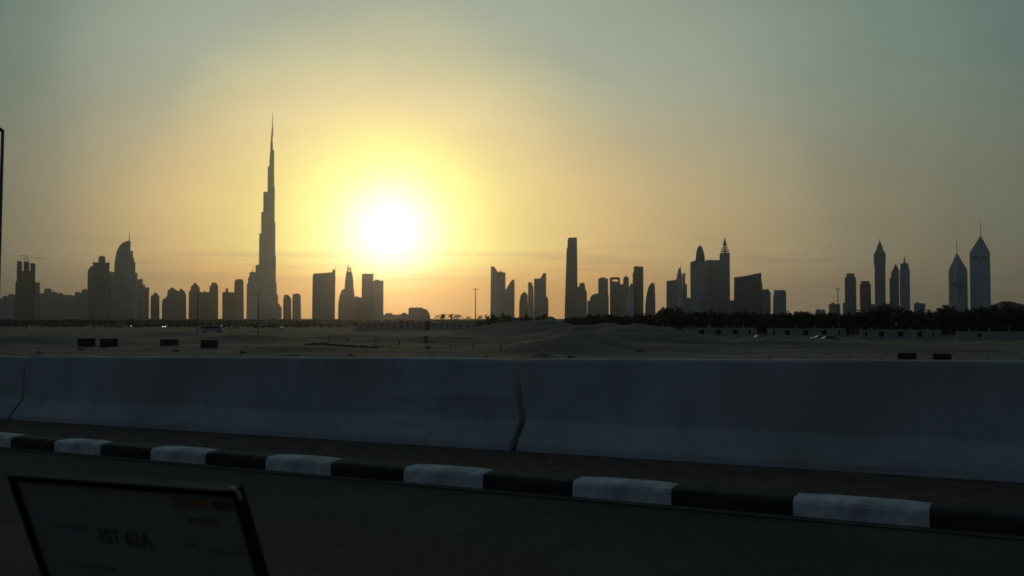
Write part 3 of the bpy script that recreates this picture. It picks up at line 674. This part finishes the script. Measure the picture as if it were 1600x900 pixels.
prof = [(758, 491), (775, 492.5), (800, 493), (830, 492), (858, 491.5), (872, 496.5), (885, 496), (900, 492), (920, 491), (960, 490), (980, 492), (1000, 489.5), (1020, 489), (1036, 486), (1046, 479), (1060, 482), (1080, 488.5), (1120, 487), (1150, 488), (1180, 488), (1220, 490.5),
        (1244, 487), (1262, 484.5), (1276, 488), (1310, 490), (1330, 488), (1366, 484), (1384, 476), (1400, 480), (1420, 487), (1450, 487.5), (1468, 486), (1480, 477), (1490, 484), (1520, 482), (1545, 480.5), (1575, 479), (1600, 480), (1640, 480)]
def topy(x):
    for (a_, b_), (c_, d_) in zip(prof, prof[1:]):
        if a_ <= x <= c_: return b_ + (d_ - b_) * (x - a_) / (c_ - a_)
    return 490
MARKS = [(772, 'blade tower'), (797, 'slanted roof beside the blade'), (818, 'small peaked tower'), (844, 'upswept middle tower'), (871, 'sky gap left of the lone tall tower'), (893, 'lone tall tower'), (909, 'short domed tower'), (935, 'rounded wide building'),
         (961, 'arched tower'), (984, 'sail shaped tower'), (998, 'tall flat slab'), (1016, 'bullet shaped tower'), (1032, 'sky gap right of the bullet tower'), (1049, 'faintly sloping slab'), (1064, 'leaning masted tower'), (1090, 'bullet crowned block'), (1114, 'plain slab of the twin block'), (1133, 'banded spire'), (1158, 'low end of the dark wedge'), (1180, 'high end of the dark wedge'),
         (1197, 'square block beside the wedge'), (1218, 'lone blue glass block'), (1236, 'sky gap right of the blue block'), (1262, 'tree line bump past the blue block'), (1282, 'tiny house'), (1304, 'low wide block'), (1329, 'taller flat capped tower'), (1352, 'shorter flat capped tower'), (1376, 'stepped crown tower'), (1398, 'left joined pointed tower'),
         (1415, 'right joined pointed tower'), (1437, 'lone low block'), (1460, 'gap left of the triangular towers'), (1480, 'left edge of shorter triangular tower'), (1500, 'mast of the shorter triangular tower'), (1523, 'left edge of taller triangular tower'), (1536, 'mast of the taller triangular tower'), (1556, 'gap between triangular tower and villa'), (1580, 'villa roof'), (1600, 'right picture edge'), (1640, 'far right end of the belt')]
taken = {}
def tree_label(x, back):
    mx, nm = min(MARKS, key=lambda m: abs(m[0] - x))
    side = 'right under' if abs(x - mx) < 4 else ('slightly left of' if x < mx else 'slightly right of')
    lb = f'dark {"rear" if back else "front"} tree {side} the {nm}'
    taken[lb] = taken.get(lb, 0) + 1
    return lb if taken[lb] == 1 else lb.replace('dark ', 'dark smaller ' if taken[lb] == 2 else 'dark rounder ')
used = [False] * 5
x = 760.0; rows = []
while x < 1625:
    rows.append((x + R.uniform(-3, 3), 0)); x += R.uniform(11, 15)
x = 900.0
while x < 1625:
    rows.append((x + R.uniform(-4, 4), 1)); x += R.uniform(17, 22)
for x, back in rows:
    Y = (285 + R.uniform(-6, 18) if x > 1190 else 300 + R.uniform(-6, 20)) if not back else 335 + R.uniform(0, 20)
    if x < 880: Y += 60
    yt = topy(x) + (R.uniform(-1.2, 1.8) if not back else R.uniform(-.5, 2.5))
    p = P(x, yt, Y); gz = ground_z(p.x, Y) if abs(p.x) > 1e9 else -4.2
    h = p.z - gz; k = R.randrange(5)
    lb = tree_label(x, back)
    s = (max(.75, h / 7.0) * R.uniform(.9, 1.15),) * 2 + (h / 6.9,)
    if not used[k]:
        t = protos[k]; used[k] = True; t.location = (p.x, Y, gz); t.scale = s; t.rotation_euler.z = R.uniform(0, 6); t['label'] = lb
    else: dup(protos[k], (p.x, Y, gz), R.uniform(0, 6), lb, s)
# a taller ragged palm rising over the belt, and the hazy far palms right of the low block
def make_palm(label, group, h=1.0):
    t = thing('palm_tree', label, 'tree', (0, 0, 0), 0, group)
    bm = bmesh.new(); tube(bm, (0, 0, -.3), (.15, 0, 6.4), .2, .15, 7); link('trunk', bm, M['bark'], t)
    for k in range(13):
        a_ = k * 2.399; el = [.9, .45, .05, -.35][k % 4]; bm = bmesh.new(); pv = None
        for j in range(6):
            f = j / 5; r = 2.3 * f * math.cos(el * (1 - .3 * f)); z = 6.4 + 2.2 * math.sin(el) * f - 1.3 * f * f
            w = .34 * math.sin(math.pi * min(.98, .15 + .8 * f)) + .02
            c = Vector((.15 + r * math.cos(a_), r * math.sin(a_), z)); sd = Vector((-math.sin(a_), math.cos(a_), 0)) * w
            q = [bm.verts.new(c - sd - Vector((0, 0, w * .5))), bm.verts.new(c), bm.verts.new(c + sd - Vector((0, 0, w * .5)))]
            if pv:
                bm.faces.new((pv[0], pv[1], q[1], q[0])); bm.faces.new((pv[1], pv[2], q[2], q[1]))
            pv = q
        link('frond', bm, M['leaf'], t)
    return t
palm = make_palm('tall ragged palm rising above the belt beside the joined pointed towers', None)
p = P(1385, 468, 300); palm.location = (p.x, 300, -4.2); palm.scale = (1.5, 1.5, (p.z + 4.2) / 7.6)
p = P(1479, 474, 295); dup(palm, (p.x, 295, -4.2), 1.0, 'small palm rising left of the shorter triangular tower', (1.1, 1.1, (p.z + 4.2) / 7.6))
for ordn, (x, yt) in zip(('leftmost', 'second', 'third', 'fourth', 'fifth', 'sixth', 'seventh', 'separate eighth', 'separate last'), ((684, 491), (691, 490), (697, 488.6), (703, 490), (708, 489), (714, 489.4), (720, 490.6), (732, 493), (752, 491))):
    p = P(x, yt, 620); o = dup(palm, (p.x, 620 + R.uniform(-20, 20), -4.2), R.uniform(0, 6), f'{ordn} palm, counted from the left, of the far hazy grove', (1.25, 1.25, (p.z + 4.2) / 7.6)); o['group'] = 'palms of the far hazy grove'
# dense undergrowth filling the belt below the crowns
bm = bmesh.new(); rr = random.Random(12)
for i in range(5200):
    px = rr.uniform(765, 1640); Y = rr.uniform(292, 345) + (45 if px < 880 else 0)
    q0 = P(px, 497, Y); hgt = 2.6 + 1.6 * mn.noise(Vector((px * .03, Y * .02, 6))); c0_ = Vector((q0.x, Y, -4.2 + rr.random() ** .8 * hgt))
    for _ in range(3):
        p = c0_ + Vector((rr.gauss(0, .5), rr.gauss(0, .5), rr.gauss(0, .3))); s = rr.uniform(.3, .6)
        q = Matrix.Rotation(rr.uniform(0, 6.28), 3, 'Z') @ Matrix.Rotation(rr.uniform(.4, 2.7), 3, 'X')
        bm.faces.new([bm.verts.new(p + q @ Vector(c) * s) for c in ((-1, -.3, 0), (.2, -.7, .1), (1, .2, 0), (-.1, .7, .1))])
link('undergrowth', bm, M['leaf'], kind='stuff')
# low scrub far along the left and centre
bm = bmesh.new(); rr = random.Random(11)
for i in range(5000):
    px = rr.uniform(-60, 790); far_ = i % 2; Y = rr.uniform(1000, 1900) if far_ else rr.uniform(520, 900)
    hgt = (.9 + 1.6 * max(0, mn.noise(Vector((px * .02, Y * .004, 2))) + .35)) * (1.5 if px < 200 else 1)
    p0 = P(px, 497, Y); gz = -4.0; k_ = 1.0
    if far_: hgt = 2.2 + 2.8 * max(0, mn.noise(Vector((px * .05, Y * .002, 4)))); k_ = 2.0
    for _ in range(4):
        p = Vector((p0.x + rr.gauss(0, 1.4), Y + rr.gauss(0, 1.2), gz + rr.random() * hgt)); s = rr.uniform(.4, .9) * k_
        q = Matrix.Rotation(rr.uniform(0, 6.28), 3, 'Z') @ Matrix.Rotation(rr.uniform(.6, 2.5), 3, 'X')
        bm.faces.new([bm.verts.new(p + q @ Vector(c) * s) for c in ((-1, -.3, 0), (.2, -.7, .1), (1, .2, 0), (-.1, .7, .1))])
o = link('scrub', bm, M['leaf'], kind='stuff')

# ------------------------------------------------------------------ compound walls
def boundary_wall(x0, x1, Y, ytop, label, posts, openings, slit=True):
    a_, b_ = P(x0, ytop, Y), P(x1, ytop, Y); cx = (a_.x + b_.x) / 2
    gz = -4.15; h = a_.z - gz
    t = thing('boundary_wall', label, 'wall', (cx, Y, gz), 0, 'compound walls in front of the trees')
    X = lambda px: P(px, ytop, Y).x - cx
    u = Y / FPX; pw = .28
    px = [x0] + sorted(posts) + [x1]
    for q in px:
        e = q in (x0, x1)
        pp = link('post', boxm(X(q) - pw, X(q) + pw, -.12, .35, 0, h + .12), M['wall'], t)
        if not e:
            bm = bmesh.new(); lathe(bm, [(.24, h + .121), (.2, h + .3), (.1, h + .4), (.17, h + .62), (.05, h + .85)], 8, X(q), .1); link('finial', bm, M['wall'], pp)
    for l, r in zip(px, px[1:]):
        xl, xr = X(l) + pw, X(r) - pw
        ops = [o_ for o_ in openings if l < o_[0] < r]
        bm = bmesh.new(); cur = xl
        for oc, ow in ops:
            ol, orr = X(oc) - ow * u / 2, X(oc) + ow * u / 2
            box(bm, cur, ol, 0, .22, 0, h); box(bm, ol, orr, 0, .22, 0, h * .3); box(bm, ol, orr, 0, .22, h * .82, h)
            cur = orr
        box(bm, cur, xr, 0, .22, 0, h)
        pn = link('panel', bm, M['wall'], t)
        box_top = boxm(xl, xr, -.06, .3, h + .002, h + .09); link('coping', box_top, M['wall'], pn)
        for oc, ow in ops:
            bm = bmesh.new(); ol, orr = X(oc) - ow * u / 2, X(oc) + ow * u / 2
            for k in range(5):
                xx = ol + (orr - ol) * (k + .5) / 5; box(bm, xx - .07, xx + .07, .06, .14, h * .3, h * .82)
            box(bm, ol, orr, .15, .2, h * .3, h * .82)
            link('grille', bm, M['grille'], pn)
boundary_wall(1068, 1180, 268, 512.6, 'pale wall with three dark grilles, leftmost of the fully visible walls', [1084, 1109, 1135.5, 1162], [(1076, 3), (1096.5, 8), (1122.5, 8), (1149, 8), (1171, 3)])
boundary_wall(1201, 1320, 262, 513.6, 'pale wall with three dark grilles in the middle of the wall row', [1217, 1244.5, 1273.5, 1302], [(1209, 3), (1230.5, 8), (1259, 8), (1287.5, 8), (1311, 3)])
boundary_wall(1345, 1468, 238, 515.6, 'pale wall with three dark grilles and right end lost in shade', [1362, 1392, 1422, 1450], [(1353, 3), (1377, 8.5), (1407, 8.5), (1437, 8.5), (1458, 3)])
boundary_wall(1496, 1640, 236, 518.6, 'long pale wall at the right edge half buried by sand', [1514, 1546, 1577, 1606], [(1531, 6)])
boundary_wall(868, 1048, 276, 510.6, 'long pale wall half hidden behind the big sand mound', [902, 923.5, 966, 990, 1011, 1035], [(892, 6), (1023, 7), (1042, 3)])
# dim panel wall left of centre
def panel_wall():
    Y = 400; a_ = P(560, 503, Y); b_ = P(766, 503, Y); cx = (a_.x + b_.x) / 2; gz = -4.1; h = a_.z - gz
    t = thing('panel_wall', 'long dim panel wall with dark slots under the sun glow', 'wall', (cx, Y, gz), 0, 'compound walls in front of the trees')
    n = 20; w = (b_.x - a_.x) / n
    for k in range(n):
        x0 = a_.x - cx + k * w
        if k in (10, 18): link('gate', boxm(x0 + .1, x0 + w - .1, .05, .15, 0, h * 1.05), M['grille'], t); continue
        bm = bmesh.new(); box(bm, x0 + .42, x0 + w - .42, 0, .2, 0, h * .94); pn = link('panel', bm, M['wall'], t)
        link('post', boxm(x0 - .3, x0 + .3, -.1, .32, 0, h), M['wall'], t)
        link('slot', boxm(x0 + w * .42, x0 + w * .58, -.03, -.002, h * .25, h * .8), M['grille'], pn)
panel_wall()

# ------------------------------------------------------------------ lamp posts
def lamp_post(px, yhead, Y, label, h=None):
    p = P(px, yhead, Y); gz = -4.1; h = p.z - gz
    t = thing('lamp_post', label, 'lamp post', (p.x, Y, gz), 0, 'tall lamp posts on the waste ground')
    link('pole', tubem((0, 0, 0), (0, 0, h), .2, .11), M['metal'], t)
    bm = bmesh.new(); tube(bm, (-.45, 0, h - .05), (.45, 0, h - .05), .06, .06, 6); link('crossarm', bm, M['metal'], t)
    for s in (-1, 1): link('lantern', boxm(min(s * .25, s * .72), max(s * .25, s * .72), -.2, .2, h - .02, h + .16, bev=.04), M['metal'], t)
lamp_post(743, 452, 275, 'lamp post with a short double head, alone against the orange sky right of the sun')
lamp_post(1309, 451, 272, 'lamp post with a double head left of the flat capped towers')
lamp_post(404, 458.5, 300, 'faint lamp post in front of the tallest spire tower')
lamp_post(309, 461, 300, 'faint lamp post in front of the first twin domed tower')
lamp_post(993, 452, 285, 'faint lamp post in front of the tall flat topped slab')
# the near street lamp at the left edge
p = P(4.4, 203, 46); gz = ground_z(P(0, 497, 46).x, 46)
t = thing('street_lamp', 'dark street lamp post cut by the left edge of the picture', 'street lamp', (p.x - .16, 46, gz))
H = p.z - gz
link('pole', tubem((0, 0, 0), (.16, 0, H), .115, .075, n=12), M['metal'], t)
bm = bmesh.new(); tube(bm, (.16, 0, H - .02), (.02, -.2, H + .12), .05, .045); tube(bm, (.02, -.2, H + .12), (-1.6, -.9, H + .32), .045, .035); link('arm', bm, M['metal'], t)
bm = bmesh.new(); lathe(bm, [(.02, -.08), (.15, -.06), (.17, 0), (.12, .07), (.03, .1)], 12); bmesh.ops.scale(bm, vec=(2.4, 1, 1), verts=bm.verts); link('lantern', bm, M['metal'], t, (-1.75, -.95, H + .33))
bm = bmesh.new(); lathe(bm, [(.11, -.1), (.11, .03), (.05, .1)], 10); link('cap', bm, M['metal'], t, (.04, -.03, H + .02))
link('base_plate', boxm(-.25, .25, -.25, .25, -.05, .04), M['metal'], t)

# ------------------------------------------------------------------ dark steel skips on the sand
def skip(x0, x1, ytop, ybot, Y, label):
    a_, b_ = P(x0, ytop, Y), P(x1, ytop, Y); c = P((x0 + x1) / 2, ybot, Y)
    w = (b_.x - a_.x) * .97 * math.cos(math.atan2(c.x, Y)); h = a_.z - c.z - .08; d = 1.1
    t = thing('steel_skip', label, 'skip', (c.x, Y, c.z), -math.atan2(c.x, Y) + R.uniform(-.03, .03), 'dark steel skips on the sand')
    bm = bmesh.new(); e = .06
    box(bm, -w / 2, w / 2, 0, e, 0, h); box(bm, -w / 2, w / 2, d - e, d, 0, h); box(bm, -w / 2, -w / 2 + e, e, d - e, 0, h); box(bm, w / 2 - e, w / 2, e, d - e, 0, h); box(bm, -w / 2 + e, w / 2 - e, e, d - e, 0, .08)
    link('body', bm, M['rust'], t)
    n = max(5, int(w / .55))
    for k in range(n):
        x = -w / 2 + w * (k + .5) / n; link('rib', boxm(x - .05, x + .05, -.07, -.003, .05, h - .1), M['rust2'], t)
    for z in (h - .09, h * .45): link('rail', boxm(-w / 2 - .04, w / 2 + .04, -.1, -.073, z, z + .1), M['rust2'], t)
skip(121, 149.5, 528, 541, 172, 'dark ribbed skip, leftmost of the left four')
skip(155.5, 184.5, 528.4, 542, 170, 'dark ribbed skip, second of the left four')
skip(249.5, 279.5, 529.4, 542, 170, 'dark ribbed skip, third of the left four')
skip(313, 341, 530.6, 544.6, 164, 'dark ribbed skip, rightmost of the left four')
skip(1402, 1432.5, 550.6, 564, 118, 'dark low skip, left one of the pair behind the right barrier')
skip(1457.5, 1487, 552, 563, 119, 'dark low skip, right one of the pair behind the right barrier')

# ------------------------------------------------------------------ vehicles
def car(px, py, label, paint, rz, lights=False):
    Y = 5.45 * FPX / (py - 497); p = P(px, py, Y); gz = ground_z(p.x, Y)
    t = thing('parked_car', label, 'car', (p.x, Y, gz), rz, 'cars on the waste ground')
    L = 4.5
    bm = bmesh.new(); prof_ = [(-2.25, .32), (2.25, .32), (2.27, .62), (2.1, .82), (1.15, .95), (-1.7, .98), (-2.2, .88), (-2.28, .6)]
    extrude(bm, prof_, -.87, .87); bmesh.ops.bevel(bm, geom=list(bm.edges), offset=.06, segments=2, affect='EDGES'); link('body', bm, M[paint], t)
    bm = bmesh.new(); A = [bm.verts.new((x, y, z)) for x, y, z in ((1.1, -.8, .94), (1.1, .8, .94), (-1.75, .8, .96), (-1.75, -.8, .96))]; B = [bm.verts.new((x, y, z)) for x, y, z in ((.35, -.62, 1.4), (.35, .62, 1.4), (-1.1, .62, 1.42), (-1.1, -.62, 1.42))]
    for k in range(4): bm.faces.new((A[k], A[(k + 1) % 4], B[(k + 1) % 4], B[k]))
    bm.faces.new(B); bm.faces.new(A[::-1]); link('window', bm, M['cwin'], t)
    link('roof', boxm(-1.14, .4, -.63, .63, 1.405, 1.46, bev=.02), M[paint], t)
    for sx in (1.4, -1.4):
        for sy in (-1, 1):
            w = link('wheel', tubem((sx, sy * .68, .32), (sx, sy * .885, .32), .32, .32, n=14), M['tyre'], t); link('rim', tubem((sx, sy * .886, .32), (sx, sy * .9, .32), .2, .19, n=10), M['rim'], w)
    for sy in (-.62, .62): link('headlight', boxm(2.2, 2.31, sy - .18, sy + .18, .62, .78), M['lamp' if lights else 'lens'], t)
    return t
car(437, 515, 'white car parked left of the dim panel wall', 'cwhite', 0.05)
car(558, 517, 'silver car parked in front of the dim panel wall', 'csilver', 3.0)
car(1190, 531, 'pale car between the first two grilled walls', 'cwhite', .1)
car(1281, 533, 'silver car parked in front of the middle grilled wall', 'csilver', 3.1)
car(1297, 534, 'dark car parked at the right end of the middle grilled wall', 'cdark', .05)
car(367, 514, 'pale car just right of the minibus', 'csilver', .4)
car(205, 511, 'distant car with lit headlights, left of the two', 'cdark', -1.5, True)
car(258, 513, 'distant car with lit headlights, right of the two', 'cdark', -1.45, True)
def minibus(px, py):
    Y = 5.45 * FPX / (py - 497); p = P(px, py, Y); gz = ground_z(p.x, Y)
    t = thing('minibus', 'grey minibus standing on the sand below the twin domed towers', 'bus', (p.x, Y, gz), .06)
    bm = bmesh.new(); extrude(bm, [(-4, .5), (4, .5), (4.05, 1.5), (3.7, 2.75), (3.5, 2.85), (-3.9, 2.85), (-4.05, 2.7)], -1.1, 1.1); bmesh.ops.bevel(bm, geom=list(bm.edges), offset=.08, segments=2, affect='EDGES'); link('body', bm, M['csilver'], t)
    for k in range(6): link('window', boxm(-3.7 + k * 1.15, -2.7 + k * 1.15, -1.13, -1.085, 1.6, 2.4), M['cwin'], t)
    link('windscreen', boxm(3.8, 4.0, -.9, .9, 1.55, 2.45), M['cwin'], t); link('roof_rack', boxm(-3.4, 3.1, -.8, .8, 2.86, 3.05), M['metal'], t)
    for sx in (-2.6, 2.7):
        for sy in (-1, 1): w = link('wheel', tubem((sx, sy * .85, .48), (sx, sy * 1.13, .48), .48, .48, n=14), M['tyre'], t); link('rim', tubem((sx, sy * 1.131, .48), (sx, sy * 1.15, .48), .28, .27, n=10), M['rim'], w)
minibus(331, 519.5)

# ------------------------------------------------------------------ small things on the sand
for px, py, h, lb in ((514, 536, 1.0, 'short marker post left of the red mesh'), (587, 541, 1.3, 'short marker post at the right end of the red mesh'), (624, 541, .9, 'short marker post left of the sapling'), (704, 543, .7, 'short marker post just right of the sapling'), (739, 545, .7, 'short marker post in the middle of the sand'), (782, 549, 1.2, 'short marker post nearest the centre barrier joint'), (821, 495, 3.2, 'slim post in front of the small peaked tower')):
    if py < 500: Y = 300; gz = -4
    else: Y = 5.4 * FPX / (py - 497); gz = None
    p = P(px, py, Y); gz = ground_z(p.x, Y) if gz is None else ground_z(p.x, Y)
    bm = bmesh.new(); tube(bm, (0, 0, -.2), (.03, 0, h), .11, .09, 7); bmesh.ops.create_uvsphere(bm, u_segments=8, v_segments=5, radius=.13, matrix=Matrix.Translation((.03, 0, h)))
    o = link('marker_post', bm, M['post'], loc=(p.x, Y, gz)); tag(o, lb, 'post', 'marker posts on the sand')
# sapling
p = P(665, 545, 162); s = thing('sapling', 'small bushy sapling on the open sand under the sun', 'plant', (p.x, 162, ground_z(p.x, 162)))
link('trunk', tubem((0, 0, -.1), (.1, 0, 1.3), .06, .04, n=6), M['bark'], s); link('crown', crown_bm(.62, .6, 170, 21, .16), M['leaf'], s, (0, 0, 1.65)); link('crown', crown_bm(.6, .25, 60, 22, .14), M['leaf'], s, (.4, 0, .25))
# orange safety mesh lying along the sand
bm = bmesh.new(); pv = None
for k in range(41):
    px = 476 + k * 2.9; Y = 185 - k * .55; q_ = P(px, 497, Y); z = ground_z(q_.x, Y); hh = .34 + .35 * mn.noise(Vector((k * .33, 1, 1))) + .2 * mn.noise(Vector((k * .9, 4, 1)))
    q = [bm.verts.new((q_.x, Y, z - .1)), bm.verts.new((q_.x, Y + .15, z + hh))]
    if pv: bm.faces.new((pv[0], q[0], q[1], pv[1]))
    pv = q
o = link('safety_mesh', bm, M['mesh']); so_ = o.modifiers.new('thickness', 'SOLIDIFY'); so_.thickness = .03
tag(o, 'sagging dull red safety mesh strung low across the sand', 'barrier mesh')
# rubble
def rubble(px, py, r, lb, seed):
    Y = 5.4 * FPX / (py - 497); p = P(px, py, Y); rr = random.Random(seed)
    bm = bmesh.new(); bmesh.ops.create_icosphere(bm, subdivisions=2, radius=r)
    for v_ in bm.verts: v_.co *= 1 + .35 * mn.noise(v_.co * 1.6 / r + Vector((seed, 0, 0))); v_.co.z *= .7
    o = link('boulder', bm, M['rock'], loc=(p.x, Y, ground_z(p.x, Y) + r * .3)); tag(o, lb, 'rock', 'boulders on the sand')
for i, (px, py, r, lb) in enumerate(((543, 536, .45, 'dark round boulder beside the red mesh'), (848, 556, .7, 'pointed boulder behind the centre barrier joint'), (892, 558, .5, 'flat boulder right of the pointed one'), (62, 552, .4, 'dark boulder on the far left sand'), (128, 549, .6, 'broad boulder below the leftmost skip'), (275, 551, .6, 'long boulder below the third skip'), (548, 556, .35, 'small boulder below the red mesh'), (462, 557, .35, 'small boulder left of the red mesh'), (1043, 521, .8, 'boulder at the foot of the wall behind the mound'), (1450, 533, .6, 'boulder at the foot of the third grilled wall'), (380, 553, .5, 'boulder right of the left four skips'), (1000, 549, .7, 'boulder on the big sand mound slope'))):
    rubble(px, py, r, lb, i + 3)
# loose stones strewn everywhere on the sand
bm = bmesh.new(); rr = random.Random(5)
for i in range(1900):
    px = rr.uniform(-60, 1660); Y = 110 + 190 * rr.random() ** 1.4; q = P(px, 497, Y); r = rr.uniform(.05, .12) if rr.random() < .8 else rr.uniform(.12, .3)
    c = Vector((q.x, Y, ground_z(q.x, Y) + r * .2)); ring = []
    top = bm.verts.new(c + Vector((rr.uniform(-.3, .3) * r, 0, r * rr.uniform(.5, 1))))
    ring = [bm.verts.new(c + Vector((r * math.cos(k * 1.2566) * rr.uniform(.7, 1.4), r * math.sin(k * 1.2566) * rr.uniform(.7, 1.4), -r * .3))) for k in range(5)]
    for k in range(5): bm.faces.new((ring[k], ring[(k + 1) % 5], top))
link('loose_stones', bm, M['rock'], kind='stuff')

# ------------------------------------------------------------------ placard inside the vehicle window, lower left
D0 = .62
TL = ray(15, 740) * D0; TR = ray(370, 765) * D0 * .835; BL = ray(70, 897) * D0 * 1.02885
ex = TR - TL; W_ = ex.length; ex.normalize()
dn = BL - TL; dn = (dn - ex * dn.dot(ex)).normalized()
pm = Matrix((ex, -dn, ex.cross(-dn))).transposed().to_4x4(); pm.translation = Vector((0, 0, CZ)) + TL
pl = bpy.data.objects.new('information_card', None); COL.objects.link(pl); pl.empty_display_size = .1
pl.matrix_world = pm
pl['label'] = 'dark framed taxi information card leaning in the lower left corner'; pl['category'] = 'sign'
H_ = .13; fr = .0042
card_bm = boxm(fr * .56, W_ - fr * .61, -H_ + fr, -fr, -.004, -.0015); link('card', card_bm, M['card'], pl)
for nm, b in (('frame_bar', (0, W_, -fr, 0, -.006, .003)), ('frame_bar', (0, W_, -H_, -H_ + fr, -.006, .003)), ('frame_bar', (0, fr * .55, -H_ + fr, -fr, -.006, .003)), ('frame_bar', (W_ - fr * .6, W_, -H_ + fr, -fr, -.006, .003))):
    link(nm, boxm(*b, bev=.0008), M['plastic'], pl)
bm = bmesh.new(); n = 7
for k in range(n):
    a0, a1 = math.pi / 2 * k / n, math.pi / 2 * (k + 1) / n; c = Vector((W_ - .006, -.006, 0))
    tube(bm, c + Vector((math.sin(a0), math.cos(a0), 0)) * .0068, c + Vector((math.sin(a1), math.cos(a1), 0)) * .0068, .0013, .0013, 6)
link('corner_highlight', bm, M['highlight'], pl)  # highlight on the rounded frame corner, put in as a beige coloured arc
def lettering(s, x, y, size, mat, bold=0):
    cu = bpy.data.curves.new('lettering', 'FONT'); cu.body = s; cu.size = size; cu.offset = bold; cu.extrude = .0002
    cu.materials.append(M[mat]); tmp = bpy.data.objects.new('lettering', cu); COL.objects.link(tmp)
    me = bpy.data.meshes.new_from_object(tmp.evaluated_get(bpy.context.evaluated_depsgraph_get())); bpy.data.objects.remove(tmp); me.name = 'lettering'
    o = bpy.data.objects.new('lettering', me); COL.objects.link(o); o.parent = pl; o.location = (x, y, -.0012)
fx = W_ / 355.0
lettering('1ST 62A', 118 * fx, -.046, .0145, 'ink', .0004)
link('print_line', boxm(42 * fx, 100 * fx, -.0380, -.0362, -.0015, -.0012), M['inkgrey'], pl)
link('print_line', boxm(52 * fx, 130 * fx, -.0668, -.0650, -.0015, -.0012), M['inkgrey'], pl)
link('print_line', boxm(262 * fx, 272 * fx, -.0412, -.0392, -.0015, -.0012), M['inkgrey'], pl)
link('print_line', boxm(285 * fx, 340 * fx, -.0440, -.0424, -.0015, -.0012), M['inkgrey'], pl)
link('colour_band', boxm(257 * fx, 276 * fx, -.0155, -.0088, -.0015, -.0011), M['redp'], pl)
link('colour_band', boxm(276.4 * fx, 308 * fx, -.0155, -.0088, -.0015, -.0011), M['orange'], pl)
link('colour_band', boxm(312 * fx, 323 * fx, -.0150, -.0092, -.0015, -.0011), M['ink'], pl); link('colour_band', boxm(325 * fx, 339 * fx, -.0150, -.0092, -.0015, -.0011), M['ink'], pl)
bm = bmesh.new()
for k in range(8):
    a0, a1 = math.pi * (.1 + .8 * k / 8), math.pi * (.1 + .8 * (k + 1) / 8)
    tube(bm, (283 * fx + .007 * math.cos(a0), -.0262 + .004 * math.sin(a0), -.0011), (283 * fx + .007 * math.cos(a1), -.0262 + .004 * math.sin(a1), -.0011), .0009, .0009, 4)
link('emblem', bm, M['ink'], pl)
link('colour_band', boxm(297 * fx, 313 * fx, -.0262, -.0205, -.0015, -.0011), M['redp'], pl)
link('support_leg', boxm(W_ * .4, W_ * .6, -.42, -.02, -.02, -.0062), M['plastic'], pl)

# ------------------------------------------------------------------ haze
hm = bpy.data.materials.new('dusty_air'); hm.use_nodes = True; ht = hm.node_tree; ht.nodes.clear()
pv_ = ht.nodes.new('ShaderNodeVolumePrincipled'); ho = ht.nodes.new('ShaderNodeOutputMaterial'); ht.links.new(pv_.outputs[0], ho.inputs['Volume'])
pv_.inputs['Color'].default_value = (.82, .91, .97, 1); pv_.inputs['Density'].default_value = HAZE_DENSITY; pv_.inputs['Anisotropy'].default_value = HAZE_G
o = link('haze', boxm(-9600, 9600, -9600, 9600, -8.0, 900), hm, kind='stuff')
